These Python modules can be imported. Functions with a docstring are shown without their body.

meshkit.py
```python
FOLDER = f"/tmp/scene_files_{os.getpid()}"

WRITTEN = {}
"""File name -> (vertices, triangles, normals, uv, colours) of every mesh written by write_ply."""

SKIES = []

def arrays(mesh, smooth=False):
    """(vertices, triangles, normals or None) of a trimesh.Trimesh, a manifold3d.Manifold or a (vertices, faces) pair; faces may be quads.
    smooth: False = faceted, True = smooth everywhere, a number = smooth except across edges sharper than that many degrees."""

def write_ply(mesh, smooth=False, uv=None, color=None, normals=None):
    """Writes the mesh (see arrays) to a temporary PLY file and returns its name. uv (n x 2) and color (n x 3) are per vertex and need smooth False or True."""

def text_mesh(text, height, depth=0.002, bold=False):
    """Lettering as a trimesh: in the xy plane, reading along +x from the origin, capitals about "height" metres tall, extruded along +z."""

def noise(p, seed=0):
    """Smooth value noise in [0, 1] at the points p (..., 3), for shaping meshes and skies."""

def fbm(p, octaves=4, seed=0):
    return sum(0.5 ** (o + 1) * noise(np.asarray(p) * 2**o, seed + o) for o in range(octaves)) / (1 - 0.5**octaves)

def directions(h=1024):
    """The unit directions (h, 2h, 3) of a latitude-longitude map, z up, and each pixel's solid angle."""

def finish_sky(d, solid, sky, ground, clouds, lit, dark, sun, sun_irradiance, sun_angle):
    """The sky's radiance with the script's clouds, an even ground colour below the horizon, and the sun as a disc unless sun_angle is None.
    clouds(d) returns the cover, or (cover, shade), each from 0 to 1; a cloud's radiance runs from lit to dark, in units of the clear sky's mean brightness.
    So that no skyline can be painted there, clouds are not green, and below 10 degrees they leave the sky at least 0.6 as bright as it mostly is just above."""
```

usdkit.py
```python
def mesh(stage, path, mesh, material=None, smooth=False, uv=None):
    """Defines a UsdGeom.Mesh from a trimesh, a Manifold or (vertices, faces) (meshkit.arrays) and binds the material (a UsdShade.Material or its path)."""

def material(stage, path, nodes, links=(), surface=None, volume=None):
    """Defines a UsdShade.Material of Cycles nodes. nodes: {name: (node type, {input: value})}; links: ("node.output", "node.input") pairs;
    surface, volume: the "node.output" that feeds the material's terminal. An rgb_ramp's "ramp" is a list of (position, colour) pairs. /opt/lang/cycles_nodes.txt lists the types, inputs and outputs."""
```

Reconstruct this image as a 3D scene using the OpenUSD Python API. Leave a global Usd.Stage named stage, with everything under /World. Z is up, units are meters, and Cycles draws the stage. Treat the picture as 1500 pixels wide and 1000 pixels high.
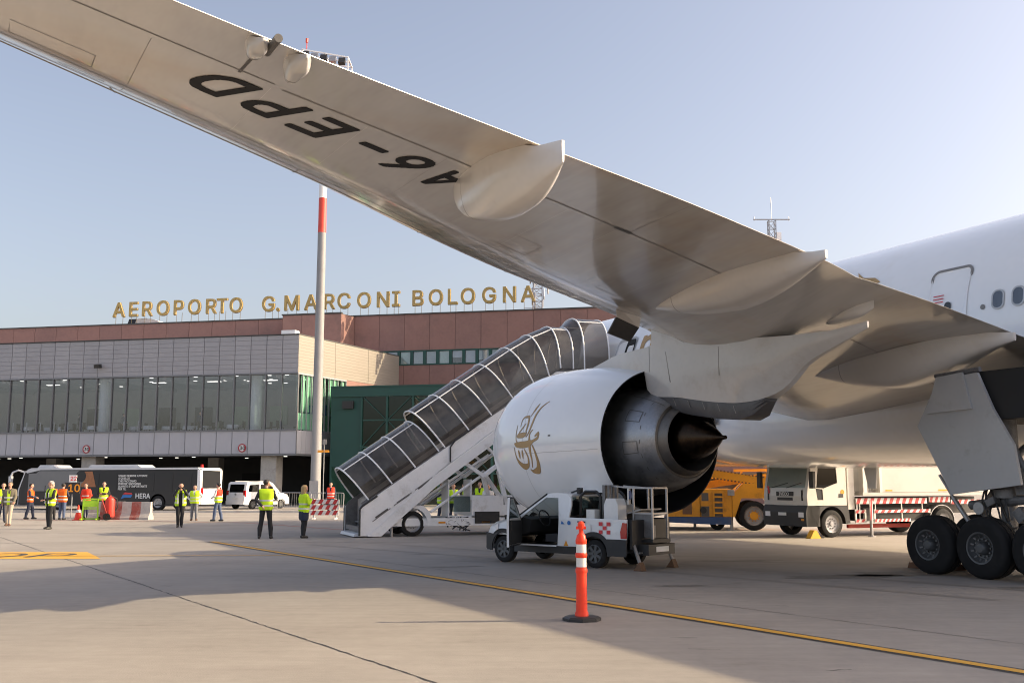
import math, random
import numpy as np, trimesh, usdkit, meshkit
import manifold3d as m3
from pxr import Usd, UsdGeom, UsdLux, UsdShade, Gf, Sdf
from shapely.geometry import Polygon, Point, LineString, box as sbox
from shapely.ops import unary_union

stage = Usd.Stage.CreateInMemory()
UsdGeom.SetStageUpAxis(stage, UsdGeom.Tokens.z)
UsdGeom.SetStageMetersPerUnit(stage, 1.0)
UsdGeom.Xform.Define(stage, '/World')
UsdGeom.Scope.Define(stage, '/World/Looks')

# ---------------------------------------------------------------- camera, sky, sun
cam = UsdGeom.Camera.Define(stage, '/World/camera')
cam.AddTranslateOp().Set(Gf.Vec3d(0, 0, 1.8))
cam.AddRotateXOp().Set(90 + 7.82)
cam.CreateFocalLengthAttr(36.0); cam.CreateHorizontalApertureAttr(36.0); cam.CreateVerticalApertureAttr(24.0)
cam.CreateClippingRangeAttr(Gf.Vec2f(0.1, 5000))
cam.CreateExposureAttr(0.78)
SUN_AZ, SUN_EL = math.radians(4.5), math.radians(25.5)
SUN = np.array([math.cos(SUN_EL) * math.cos(SUN_AZ), math.cos(SUN_EL) * math.sin(SUN_AZ), math.sin(SUN_EL)])
dome = UsdLux.DomeLight.Define(stage, '/World/sky')
dome.GetPrim().SetCustomDataByKey('kind', 'structure')
skym = usdkit.material(stage, '/World/Looks/sky_material', {
    't': ('sky_texture', {'sky_type': 'single_scattering', 'sun_disc': False, 'sun_elevation': SUN_EL,
                          'sun_rotation': math.atan2(SUN[0], SUN[1]), 'altitude': 100.0, 'air_density': 1.0, 'aerosol_density': 4.0, 'ozone_density': 0.1}),
    'h': ('hsv', {'saturation': 0.78}), 'w': ('mix_color', {'blend_type': 'multiply', 'fac': 1.0, 'b': (1.025, .975, 1.0), 'use_clamp': False}), 'b': ('background_shader', {'strength': 0.134})}, [('t.color', 'h.color'), ('h.color', 'w.a'), ('w.result', 'b.color')], surface='b.background')
UsdShade.MaterialBindingAPI.Apply(dome.GetPrim()).Bind(skym)
sun = UsdLux.DistantLight.Define(stage, '/World/sun')
sun.CreateNormalizeAttr(True); sun.CreateIntensityAttr(1.0); sun.CreateAngleAttr(0.4); sun.CreateColorAttr(Gf.Vec3f(1.0, 0.81, 0.53))
sun.AddRotateZOp().Set(math.degrees(SUN_AZ) + 90); sun.AddRotateXOp().Set(90 - math.degrees(SUN_EL))

# ---------------------------------------------------------------- helpers
COUNT = {}
def numbered(parent, name):
    k = (parent, name); n = COUNT.get(k, 0); COUNT[k] = n + 1
    return f'{parent}/{name}' if n == 0 else f'{parent}/{name}_{n:03d}'

def tag(path, label=None, cat=None, group=None, kind=None):
    p = stage.GetPrimAtPath(path)
    for k, v in (('label', label), ('category', cat), ('group', group), ('kind', kind)):
        if v: p.SetCustomDataByKey(k, v)
    return path

def thing(name, label, cat, loc=(0, 0, 0), rz=0.0, group=None, kind=None):
    path = numbered('/World', name)
    x = UsdGeom.Xform.Define(stage, path)
    x.AddTranslateOp().Set(Gf.Vec3d(*map(float, loc))); x.AddRotateZOp().Set(float(rz))
    return tag(path, label, cat, group, kind)

def copy_of(src, label, loc, rz=0.0, group=None):
    s = stage.GetPrimAtPath(src); c = s.GetCustomData()
    import re
    base = re.sub(r'_\d\d\d$', '', s.GetName())
    path = thing(base, label, c['category'], loc, rz, group or c.get('group'))
    p = stage.GetPrimAtPath(path)
    p.GetReferences().AddInternalReference(Sdf.Path(src)); p.SetInstanceable(True)
    return path

def rotm(z=0, y=0, x=0):
    return trimesh.transformations.euler_matrix(math.radians(x), math.radians(y), math.radians(z), 'sxyz')

class M:
    def __init__(s): s.v, s.f, s.n = [], [], 0
    def add(s, v, f):
        v = np.asarray(v, float); f = np.asarray(f, int)
        if f.shape[1] == 4: f = np.vstack([f[:, [0, 1, 2]], f[:, [0, 2, 3]]])
        s.v.append(v); s.f.append(f + s.n); s.n += len(v); return s
    def tm(s, t): return s.add(t.vertices, t.faces)
    def mf(s, m):
        q = m.to_mesh(); return s.add(np.array(q.vert_properties)[:, :3], np.array(q.tri_verts))
    def box(s, c, d, z=0, y=0, x=0):
        b = np.array([[i, j, k] for i in (-.5, .5) for j in (-.5, .5) for k in (-.5, .5)]) * np.asarray(d, float)
        if z or y or x: b = b @ rotm(z, y, x)[:3, :3].T
        return s.add(b + np.asarray(c, float), [[0, 1, 3, 2], [4, 6, 7, 5], [0, 4, 5, 1], [2, 3, 7, 6], [0, 2, 6, 4], [1, 5, 7, 3]])
    def span(s, a, b):
        a, b = np.asarray(a, float), np.asarray(b, float); return s.box((a + b) / 2, np.abs(b - a))
    def bar(s, p, q, w, h=None, up=(0, 0, 1)):
        h = h or w; p, q = np.asarray(p, float), np.asarray(q, float); d = q - p; L = np.linalg.norm(d); d = d / L
        u = np.asarray(up, float)
        if abs(d @ u) > .98: u = np.array([1., 0, 0])
        a = np.cross(u, d); a /= np.linalg.norm(a); b = np.cross(d, a)
        v = [p + i * a * w / 2 + j * b * h / 2 + k * d * L for k in (0, 1) for i, j in ((-1, -1), (1, -1), (1, 1), (-1, 1))]
        return s.add(v, [[3, 2, 1, 0], [4, 5, 6, 7], [0, 1, 5, 4], [1, 2, 6, 5], [2, 3, 7, 6], [3, 0, 4, 7]])
    def tube(s, p, q, r, n=8, r2=None):
        r2 = r if r2 is None else r2; p, q = np.asarray(p, float), np.asarray(q, float); d = q - p; d = d / np.linalg.norm(d)
        u = np.array([0, 0, 1.]) if abs(d[2]) < .9 else np.array([1., 0, 0])
        a = np.cross(u, d); a /= np.linalg.norm(a); b = np.cross(d, a)
        t = np.linspace(0, 2 * np.pi, n, endpoint=False); c = np.outer(np.cos(t), a) + np.outer(np.sin(t), b)
        v = np.vstack([p + c * r, q + c * r2, [p], [q]]); i = np.arange(n); j = (i + 1) % n
        return s.add(v, np.vstack([np.stack([i, j, j + n], 1), np.stack([i, j + n, i + n], 1), np.stack([j, i, i * 0 + 2 * n], 1), np.stack([i + n, j + n, i * 0 + 2 * n + 1], 1)]))
    def path(s, pts, r, n=8):
        for a, b in zip(pts[:-1], pts[1:]): s.tube(a, b, r, n)
        return s
    def prism(s, poly, a, b, axis='y'):
        """polygon in (x,z) extruded along y (axis y), in (y,z) along x, or (x,y) along z"""
        if not hasattr(poly, 'geom_type'): poly = Polygon(poly)
        for g in getattr(poly, 'geoms', [poly]):
            if g.is_empty or g.area < 1e-7: continue
            t = trimesh.creation.extrude_polygon(g, abs(b - a), engine='earcut'); v = np.array(t.vertices); lo = min(a, b)
            x, y, h = v[:, 0], v[:, 1], v[:, 2] + lo; f = np.array(t.faces)
            if axis == 'y': v = np.stack([x, h, y], 1); f = f[:, ::-1]
            elif axis == 'x': v = np.stack([h, x, y], 1)
            else: v = np.stack([x, y, h], 1)
            s.add(v, f)
        return s
    def lathe(s, prof, n=32, axis='x', c=(0, 0, 0), a0=0, a1=2 * np.pi):
        """prof: (along, radius) list"""
        prof = np.asarray(prof, float); full = abs(a1 - a0 - 2 * np.pi) < 1e-6
        t = np.linspace(a0, a1, n, endpoint=not full); k = len(prof)
        al = np.repeat(prof[None, :, 0], n, 0); r = prof[None, :, 1]
        p, q = r * np.cos(t)[:, None], r * np.sin(t)[:, None]
        v = {'x': (al, p, q), 'y': (q, al, p), 'z': (p, q, al)}[axis]
        v = np.stack(v, -1).reshape(-1, 3) + np.asarray(c, float); f = []
        for i in range(n if full else n - 1):
            j = (i + 1) % n
            for m in range(k - 1): f.append([i * k + m, j * k + m, j * k + m + 1, i * k + m + 1])
        return s.add(v, np.array(f)[:, ::-1])
    def grid(s, G, close_u=False, close_v=False):
        G = np.asarray(G, float); nu, nv = G.shape[:2]; f = []
        for i in range(nu if close_u else nu - 1):
            for j in range(nv if close_v else nv - 1):
                a, b = (i + 1) % nu, (j + 1) % nv; f.append([i * nv + j, a * nv + j, a * nv + b, i * nv + b])
        return s.add(G.reshape(-1, 3), f)
    def text(s, t, h, o, xd, yd, depth=.004, bold=True, xs=1.0):
        m = meshkit.text_mesh(t, h, depth, bold); v = np.array(m.vertices); xd, yd = np.asarray(xd, float), np.asarray(yd, float)
        return s.add(np.asarray(o, float) + np.outer(v[:, 0] * xs, xd) + np.outer(v[:, 1], yd) + np.outer(v[:, 2], np.cross(xd, yd)), m.faces)
    def warp(s, fn): s.v = [fn(v) for v in s.v]; return s
    def mesh(s): return np.vstack(s.v), np.vstack(s.f)
    def flip(s): s.f = [f[:, ::-1] for f in s.f]; return s

def part(parent, name, m, mat, smooth=False, label=None, kind=None):
    path = numbered(parent, name)
    v, f = m.mesh() if isinstance(m, M) else m
    t = trimesh.Trimesh(v, f, process=False)
    if smooth:
        t.merge_vertices(digits_vertex=5)
        t.update_faces(t.nondegenerate_faces())
    usdkit.mesh(stage, path, t, MAT[mat], smooth=smooth)
    return tag(path, label, kind=kind)

def single(name, m, mat, label=None, cat=None, group=None, kind=None, smooth=False):
    path = part('/World', name, m, mat, smooth)
    return tag(path, label, cat, group, kind)

def text_width(t, h):
    m = meshkit.text_mesh(t, h, .002, True); return m.bounds[0][0], m.bounds[1][0]

# ---------------------------------------------------------------- materials
MAT = {}
def mat(name, col, rough=.5, metal=0., coat=0., var=.12, scale=3., spec=.5, bump=0., bscale=60., rvar=0., dirt=None):
    """procedural paint: colour broken up by two noises, optional dirt colour, optional bump"""
    n = {'g': ('geometry', {}), 'n1': ('noise_texture', {'scale': scale, 'detail': 6.0, 'roughness': .65}), 'n2': ('noise_texture', {'scale': scale * 9, 'detail': 4.0}),
         'm': ('math', {'math_type': 'multiply_add', 'value2': .6, 'value3': 0.}), 'm2': ('math', {'math_type': 'multiply_add', 'value2': .4}),
         'r': ('rgb_ramp', {'ramp': [(.3, tuple(np.array(col) * (1 - var))), (.5, tuple(col)), (.7, tuple(np.minimum(1, np.array(col) * (1 + var * .6))))]}),
         'p': ('principled_bsdf', {'roughness': rough, 'metallic': metal, 'coat_weight': coat, 'coat_roughness': .06, 'specular_ior_level': spec})}
    L = [('g.position', 'n1.vector'), ('g.position', 'n2.vector'), ('n1.fac', 'm.value1'), ('n2.fac', 'm2.value1'), ('m.value', 'm2.value3'), ('m2.value', 'r.fac')]
    src = 'r.color'
    if dirt:
        n['n3'] = ('noise_texture', {'scale': dirt[1], 'detail': 5.0, 'roughness': .7}); n['dr'] = ('map_range', {'from_min': dirt[2], 'from_max': dirt[2] + .22, 'to_min': 0., 'to_max': dirt[3], 'clamp': True})
        n['mx'] = ('mix_color', {'b': tuple(dirt[0])})
        L += [('g.position', 'n3.vector'), ('n3.fac', 'dr.value'), ('dr.result', 'mx.fac'), (src, 'mx.a')]; src = 'mx.result'
    L.append((src, 'p.base_color'))
    if rvar:
        n['rr'] = ('map_range', {'from_min': .3, 'from_max': .7, 'to_min': max(.02, rough - rvar), 'to_max': rough + rvar}); L += [('n1.fac', 'rr.value'), ('rr.result', 'p.roughness')]
    if bump:
        n['nb'] = ('noise_texture', {'scale': bscale, 'detail': 4.0}); n['b'] = ('bump', {'strength': bump, 'distance': .02}); L += [('g.position', 'nb.vector'), ('nb.fac', 'b.height'), ('b.normal', 'p.normal')]
    MAT[name] = usdkit.material(stage, '/World/Looks/' + name, n, L, surface='p.BSDF')

def glass(name, tint, ior=1.5, rough=.02):
    """thin pane: clear tint plus a mirror whose strength follows the angle of view (Schlick), the same from both sides"""
    f0 = ((ior - 1) / (ior + 1)) ** 2
    MAT[name] = usdkit.material(stage, '/World/Looks/' + name, {
        't': ('transparent_bsdf', {'color': tint}), 'g': ('glossy_bsdf', {'color': (1, 1, 1), 'roughness': rough}), 'l': ('layer_weight', {'blend': .5}),
        'p': ('math', {'math_type': 'power', 'value2': 5.0}), 'f': ('math', {'math_type': 'multiply_add', 'value2': 1 - f0, 'value3': f0}), 'x': ('mix_closure', {})},
        [('l.facing', 'p.value1'), ('p.value', 'f.value1'), ('f.value', 'x.fac'), ('t.BSDF', 'x.closure1'), ('g.BSDF', 'x.closure2')], surface='x.closure')

mat('fuselage_white', (.80, .80, .80), .14, coat=.5, var=.03, scale=.6, dirt=((.55, .48, .38), .5, .55, .25))
mat('nacelle_white', (.82, .82, .82), .12, coat=.6, var=.025, scale=.8)
mat('shield_dark', (.085, .085, .09), .42, metal=.3, var=.25, scale=3)
mat('pylon_paint', (.52, .505, .49), .24, coat=.3, var=.07, scale=1.2, dirt=((.30, .22, .15), 1.4, .55, .35))
mat('fairing_paint', (.63, .61, .585), .25, coat=.3, var=.05, scale=1.2, dirt=((.40, .33, .24), .9, .55, .3))
mat('door_paint', (.42, .43, .44), .3, coat=.2, var=.06, scale=2, dirt=((.2, .17, .14), 2.2, .58, .4))
mat('joint_dark', (.09, .085, .08), .5)
mat('joint_grey', (.20, .19, .18), .5)
mat('letter_black', (.012, .012, .013), .6, spec=.2)
mat('faded_red', (.30, .075, .055), .8, var=.3, scale=3, dirt=((.36, .33, .30), 2.2, .47, .8))
mat('gold_paint', (.40, .25, .10), .4, metal=.1, var=.15, scale=2)
mat('nozzle_metal', (.30, .30, .31), .36, metal=.9, var=.14, scale=2.5, rvar=.08)
mat('exhaust_metal', (.16, .145, .13), .42, metal=.9, var=.25, scale=4, rvar=.1)
mat('plug_metal', (.04, .027, .018), .28, metal=1., var=.3, scale=5, rvar=.08)
mat('duct_black', (.012, .012, .013), .6)
mat('soot', (.05, .047, .045), .5, var=.3, scale=2)
mat('tyre', (.011, .011, .0115), .8, var=.3, scale=6, spec=.3, dirt=((.04, .036, .032), 3, .55, .4))
mat('rim_grey', (.10, .104, .108), .45, metal=.5, var=.15, scale=8)
mat('steel', (.38, .38, .39), .42, metal=.8, var=.18, scale=6, rvar=.1)
mat('gear_metal', (.17, .17, .175), .45, metal=.3, var=.3, scale=5, dirt=((.05, .045, .04), 4, .5, .7))
mat('black_plastic', (.02, .02, .021), .5, var=.2, scale=5, dirt=((.08, .075, .07), 3, .58, .5))
mat('dark_interior', (.02, .02, .02), .8)
mat('white_paint', (.72, .73, .74), .3, coat=.4, var=.05, scale=2.5, dirt=((.34, .31, .27), 2.2, .57, .45))
mat('stair_white', (.74, .75, .76), .4, coat=.1, var=.07, scale=2, dirt=((.30, .27, .23), 1.8, .55, .5))
mat('frame_white', (.74, .75, .76), .4, var=.05)
mat('truck_white', (.56, .545, .51), .32, coat=.3, var=.05, scale=2, dirt=((.36, .31, .25), 1.5, .55, .5))
mat('loader_yellow', (.62, .27, .015), .42, coat=.1, var=.1, scale=2, dirt=((.16, .09, .03), 2.2, .54, .6))
mat('loader_blue', (.03, .07, .18), .45, var=.15, dirt=((.12, .1, .08), 2, .55, .5))
mat('safety_red', (.55, .035, .02), .45, var=.12, scale=4, dirt=((.2, .08, .06), 5, .6, .4))
mat('safety_orange', (.88, .055, .02), .42, var=.08, scale=4, spec=.4, dirt=((.35, .1, .06), 7, .6, .35))
mat('reflective_white', (.70, .69, .66), .4, var=.1, scale=9)
mat('stripe_red', (.42, .03, .03), .5, var=.15, scale=4)
mat('stripe_white', (.62, .60, .57), .5, var=.1, scale=4)
mat('lamp_red', (.35, .01, .012), .15, coat=1., var=.1)
mat('lamp_clear', (.75, .76, .78), .1, coat=1., var=.05)
mat('amber', (.7, .28, .02), .3, coat=.5)
mat('logo_red', (.6, .04, .05), .4)
mat('logo_blue', (.03, .16, .45), .4)
mat('concrete', (.40, .38, .35), .85, var=.2, scale=1.2, bump=.3, bscale=20, dirt=((.18, .16, .14), 1.3, .52, .6))
mat('pole_grey', (.25, .25, .255), .6, metal=0., var=.1, scale=1.5)
mat('pole_red', (.60, .06, .04), .5, var=.1, scale=1.5)
mat('pole_white', (.74, .74, .73), .5, var=.06, scale=1.5)
mat('terracotta', (.27, .148, .126), .85, var=.13, scale=.45, bump=.2, bscale=8, dirt=((.15, .10, .09), .35, .5, .55))
mat('terracotta_b', (.245, .138, .12), .85, var=.15, scale=.5, bump=.2, bscale=8, dirt=((.30, .17, .14), .4, .5, .5))
mat('cladding', (.31, .31, .33), .55, metal=.1, var=.06, scale=.8, dirt=((.22, .21, .21), .5, .55, .35))
mat('cladding_b', (.325, .325, .345), .55, metal=.1, var=.06, scale=.9, dirt=((.22, .21, .21), .5, .55, .35))
mat('side_cladding', (.27, .24, .205), .6, var=.05, scale=.7)
mat('parapet_panel', (.40, .40, .43), .5, var=.05, scale=1., dirt=((.28, .26, .27), .8, .58, .4))
mat('cladding_gap', (.19, .185, .19), .6)
mat('box_white', (.43, .415, .385), .4, var=.04, scale=.8, dirt=((.30, .27, .22), .9, .56, .4))
mat('coping', (.05, .05, .05), .6)
mat('mullion', (.17, .175, .185), .4, metal=.3)
mat('green_paint', (.010, .055, .045), .42, var=.12, scale=1.)
mat('green_blind', (.48, .60, .50), .6, var=.08, scale=1.)
mat('blind_white', (.42, .47, .44), .7, var=.1)
mat('interior_wall', (.50, .51, .52), .8, var=.1, scale=.3)
mat('interior_floor', (.14, .13, .12), .5)
mat('ceiling', (.5, .5, .5), .8)
mat('column_pale', (.62, .66, .64), .6)
mat('table_cloth', (.75, .75, .74), .8)
mat('chair_dark', (.04, .035, .03), .6)
mat('red_sign', (.35, .03, .04), .5)
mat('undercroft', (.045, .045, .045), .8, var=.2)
mat('sign_gold', (.41, .29, .105), .5, metal=.2, var=.1, scale=1)
mat('sign_edge', (.12, .09, .05), .6)
mat('bus_dark', (.010, .011, .013), .35, coat=.2, var=.15, scale=.4)
mat('cabin_glass', (.035, .045, .06), .08, coat=1.)
mat('bus_grey', (.15, .155, .16), .3, coat=.4, var=.1)
mat('bus_silver', (.50, .51, .53), .3, coat=.3, var=.06)
mat('bus_orange', (.30, .12, .05), .4, var=.4, scale=.8)
mat('hivis_yellow', (.55, .80, .03), .75, var=.14, scale=7, spec=.2)
mat('hivis_orange', (.85, .14, .02), .75, var=.14, scale=7, spec=.2)
mat('hivis_red', (.80, .06, .03), .75, var=.14, scale=7, spec=.2)
mat('tape', (.62, .62, .58), .4)
mat('cloth_black', (.014, .014, .016), .85, var=.3, scale=7)
mat('cloth_navy', (.022, .028, .055), .85, var=.3, scale=7)
mat('cloth_jeans', (.08, .11, .19), .85, var=.25, scale=8)
mat('cloth_grey', (.17, .175, .19), .85, var=.2, scale=8)
mat('cloth_beige', (.40, .34, .27), .85, var=.15, scale=8)
mat('cloth_olive', (.15, .13, .09), .85, var=.2, scale=8)
mat('cloth_white', (.66, .66, .66), .85, var=.08, scale=8)
mat('shoe', (.02, .018, .016), .5)
mat('shoe_brown', (.10, .045, .025), .5)
mat('skin', (.50, .28, .20), .55, var=.1, scale=20)
mat('eye', (.03, .02, .02), .3)
mat('lips', (.38, .15, .12), .5)
mat('hair_dark', (.02, .016, .012), .6, var=.3, scale=40)
mat('hair_grey', (.38, .37, .35), .6, var=.2, scale=40)
mat('hair_blond', (.38, .25, .11), .6, var=.2, scale=40)
mat('trolley_green', (.35, .62, .03), .5)
mat('rust', (.14, .075, .04), .8, var=.3, scale=5)
mat('chock_yellow', (.72, .38, .02), .5, var=.1, scale=6, dirt=((.2, .12, .05), 8, .55, .5))
mat('plate_white', (.7, .7, .68), .4)
mat('blue_label', (.04, .12, .4), .4)
mat('seat_cloth', (.05, .05, .055), .9)
glass('window_glass', (.86, .88, .92), 1.9)
glass('car_glass', (.55, .62, .62), 1.5)
glass('dark_glass', (.16, .17, .18), 1.5)
glass('green_glass', (.45, .60, .55), 1.5)
glass('pale_green_glass', (.78, .92, .86), 1.5)
# smoked acrylic of the stair canopy: lets part of the light through, brown, glossy, slightly dusty
MAT['smoked'] = usdkit.material(stage, '/World/Looks/smoked', {
    'g': ('geometry', {}), 'n': ('noise_texture', {'scale': 1.4, 'detail': 5.0}), 'mr': ('map_range', {'from_min': .35, 'from_max': .75, 'to_min': .05, 'to_max': .22, 'clamp': True}),
    't': ('transparent_bsdf', {'color': (.30, .27, .24)}), 'd': ('diffuse_bsdf', {'color': (.30, .28, .26)}), 'gl': ('glossy_bsdf', {'roughness': .12}),
    'l': ('layer_weight', {'blend': .5}), 'w': ('math', {'math_type': 'power', 'value2': 5.0}), 'f': ('math', {'math_type': 'multiply_add', 'value2': .95, 'value3': .05}), 'x': ('mix_closure', {}), 'y': ('mix_closure', {})},
    [('g.position', 'n.vector'), ('n.fac', 'mr.value'), ('mr.result', 'x.fac'), ('t.BSDF', 'x.closure1'), ('d.BSDF', 'x.closure2'), ('l.facing', 'w.value1'), ('w.value', 'f.value1'), ('f.value', 'y.fac'), ('x.closure', 'y.closure1'), ('gl.BSDF', 'y.closure2')], surface='y.closure')
MAT['frosted'] = usdkit.material(stage, '/World/Looks/frosted', {
    't': ('translucent_bsdf', {'color': (.75, .70, .52)}), 'd': ('diffuse_bsdf', {'color': (.45, .43, .33)}), 'x': ('mix_closure', {'fac': .5})},
    [('t.BSDF', 'x.closure1'), ('d.BSDF', 'x.closure2')], surface='x.closure')
# wing underside: grey gloss paint with long chordwise stains and ochre smears
MAT['wing_paint'] = usdkit.material(stage, '/World/Looks/wing_paint', {
    'c': ('texture_coordinate', {}), 'mp': ('mapping', {'scale': (.35, 1.6, .5)}), 'n1': ('noise_texture', {'scale': 1.0, 'detail': 7.0, 'roughness': .65}),
    'mo': ('mapping', {'scale': (.5, .22, .5), 'location': (3.1, .7, 0)}), 'n2': ('noise_texture', {'scale': .9, 'detail': 4.0}), 'n3': ('noise_texture', {'scale': 14.0, 'detail': 4.0}),
    'r1': ('rgb_ramp', {'ramp': [(.3, (.47, .452, .43)), (.5, (.53, .515, .495)), (.75, (.56, .548, .53))]}),
    'or': ('map_range', {'from_min': .49, 'from_max': .66, 'to_min': 0., 'to_max': .42, 'clamp': True}), 'mx': ('mix_color', {'b': (.44, .29, .13)}),
    'rr': ('map_range', {'from_min': .3, 'from_max': .7, 'to_min': .13, 'to_max': .22}),
    'p': ('principled_bsdf', {'coat_weight': .45, 'coat_roughness': .05, 'specular_ior_level': .5})},
    [('c.object', 'mp.vector'), ('mp.vector', 'n1.vector'), ('c.object', 'mo.vector'), ('mo.vector', 'n2.vector'), ('c.object', 'n3.vector'), ('n1.fac', 'r1.fac'),
     ('n2.fac', 'or.value'), ('or.result', 'mx.fac'), ('r1.color', 'mx.a'), ('mx.result', 'p.base_color'), ('n1.fac', 'rr.value'), ('rr.result', 'p.roughness')], surface='p.BSDF')
# apron concrete
MAT['apron'] = usdkit.material(stage, '/World/Looks/apron', {
    'g': ('geometry', {}), 'n1': ('noise_texture', {'scale': .35, 'detail': 6.0, 'roughness': .6}), 'n2': ('noise_texture', {'scale': 5.0, 'detail': 8.0, 'roughness': .7}),
    'mp': ('mapping', {'scale': (.5, 3.5, 1.), 'rotation': (0, 0, .25)}), 'n4': ('noise_texture', {'scale': 1.2, 'detail': 6.0, 'roughness': .7}),
    'v': ('noise_texture', {'scale': 55.0, 'detail': 3.0}),
    'a1': ('math', {'math_type': 'multiply_add', 'value2': .45}), 'a2': ('math', {'math_type': 'multiply_add', 'value2': .3}), 'a3': ('math', {'math_type': 'multiply', 'value2': .25}),
    'r': ('rgb_ramp', {'ramp': [(.30, (.19, .17, .148)), (.44, (.275, .250, .222)), (.56, (.315, .288, .257)), (.70, (.37, .34, .305))]}),
    'sp': ('map_range', {'from_min': .66, 'from_max': .74, 'to_min': 0., 'to_max': .5, 'clamp': True}), 'mx': ('mix_color', {'b': (.16, .14, .12)}),
    'b': ('bump', {'strength': .25, 'distance': .01}), 'p': ('principled_bsdf', {'roughness': .82, 'specular_ior_level': .3})},
    [('g.position', 'n1.vector'), ('g.position', 'n2.vector'), ('g.position', 'mp.vector'), ('mp.vector', 'n4.vector'), ('g.position', 'v.vector'),
     ('n2.fac', 'a3.value1'), ('n4.fac', 'a2.value1'), ('a3.value', 'a2.value3'), ('n1.fac', 'a1.value1'), ('a2.value', 'a1.value3'), ('a1.value', 'r.fac'),
     ('v.fac', 'sp.value'), ('sp.result', 'mx.fac'), ('r.color', 'mx.a'), ('mx.result', 'p.base_color'), ('v.fac', 'b.height'), ('b.normal', 'p.normal')], surface='p.BSDF')
def worn(name, col, thr=.58):
    MAT[name] = usdkit.material(stage, '/World/Looks/' + name, {
        'g': ('geometry', {}), 'n': ('noise_texture', {'scale': 6.0, 'detail': 8.0, 'roughness': .75}), 'n2': ('noise_texture', {'scale': .8, 'detail': 3.0}),
        'mr': ('map_range', {'from_min': thr, 'from_max': thr + .12, 'to_min': 0., 'to_max': .75, 'clamp': True}),
        'mx': ('mix_color', {'a': col, 'b': (.23, .205, .175)}), 'p': ('principled_bsdf', {'roughness': .7})},
        [('g.position', 'n.vector'), ('n.fac', 'mr.value'), ('mr.result', 'mx.fac'), ('mx.result', 'p.base_color')], surface='p.BSDF')
MAT['lit_lamp'] = usdkit.material(stage, '/World/Looks/lit_lamp', {'e': ('emission', {'color': (1., .93, .8), 'strength': 1.6})}, surface='e.emission')
worn('line_yellow', (.60, .32, .03)); worn('line_black', (.05, .047, .045), .6); worn('tyre_mark', (.235, .212, .188), .40); worn('line_red', (.36, .10, .07), .5); worn('joint_seal', (.045, .042, .04), .57); worn('oil_stain', (.17, .15, .13), .46); worn('line_white', (.6, .58, .54), .5)

# ---------------------------------------------------------------- ground and markings
single('apron', M().add([[-900, -300, 0], [900, -300, 0], [900, 1500, 0], [-900, 1500, 0]], [[0, 1, 2, 3]]), 'apron', kind='structure')
rng = random.Random(5)
def strip(name, pts, w, z, m, kind='structure', wob=0., seg=.5):
    P = [np.array(pts[0], float)]
    for a, b in zip(pts[:-1], pts[1:]):
        a, b = np.array(a, float), np.array(b, float); k = max(1, int(np.linalg.norm(b - a) / seg))
        P += [a + (b - a) * (i + 1) / k for i in range(k)]
    P = np.array(P); d = np.gradient(P, axis=0); d /= np.linalg.norm(d, axis=1, keepdims=True); nn = np.stack([-d[:, 1], d[:, 0]], 1)
    off = np.array([rng.uniform(-wob, wob) for _ in P])[:, None]; ww = np.array([w * (1 + rng.uniform(-.6, .6) * (wob > 0)) for _ in P])[:, None]
    a, b = P + nn * (off + ww / 2), P + nn * (off - ww / 2)
    G = np.stack([np.c_[b, np.full(len(P), z)], np.c_[a, np.full(len(P), z)]], 1)
    return single(name, M().grid(G), m, kind=kind)
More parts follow.
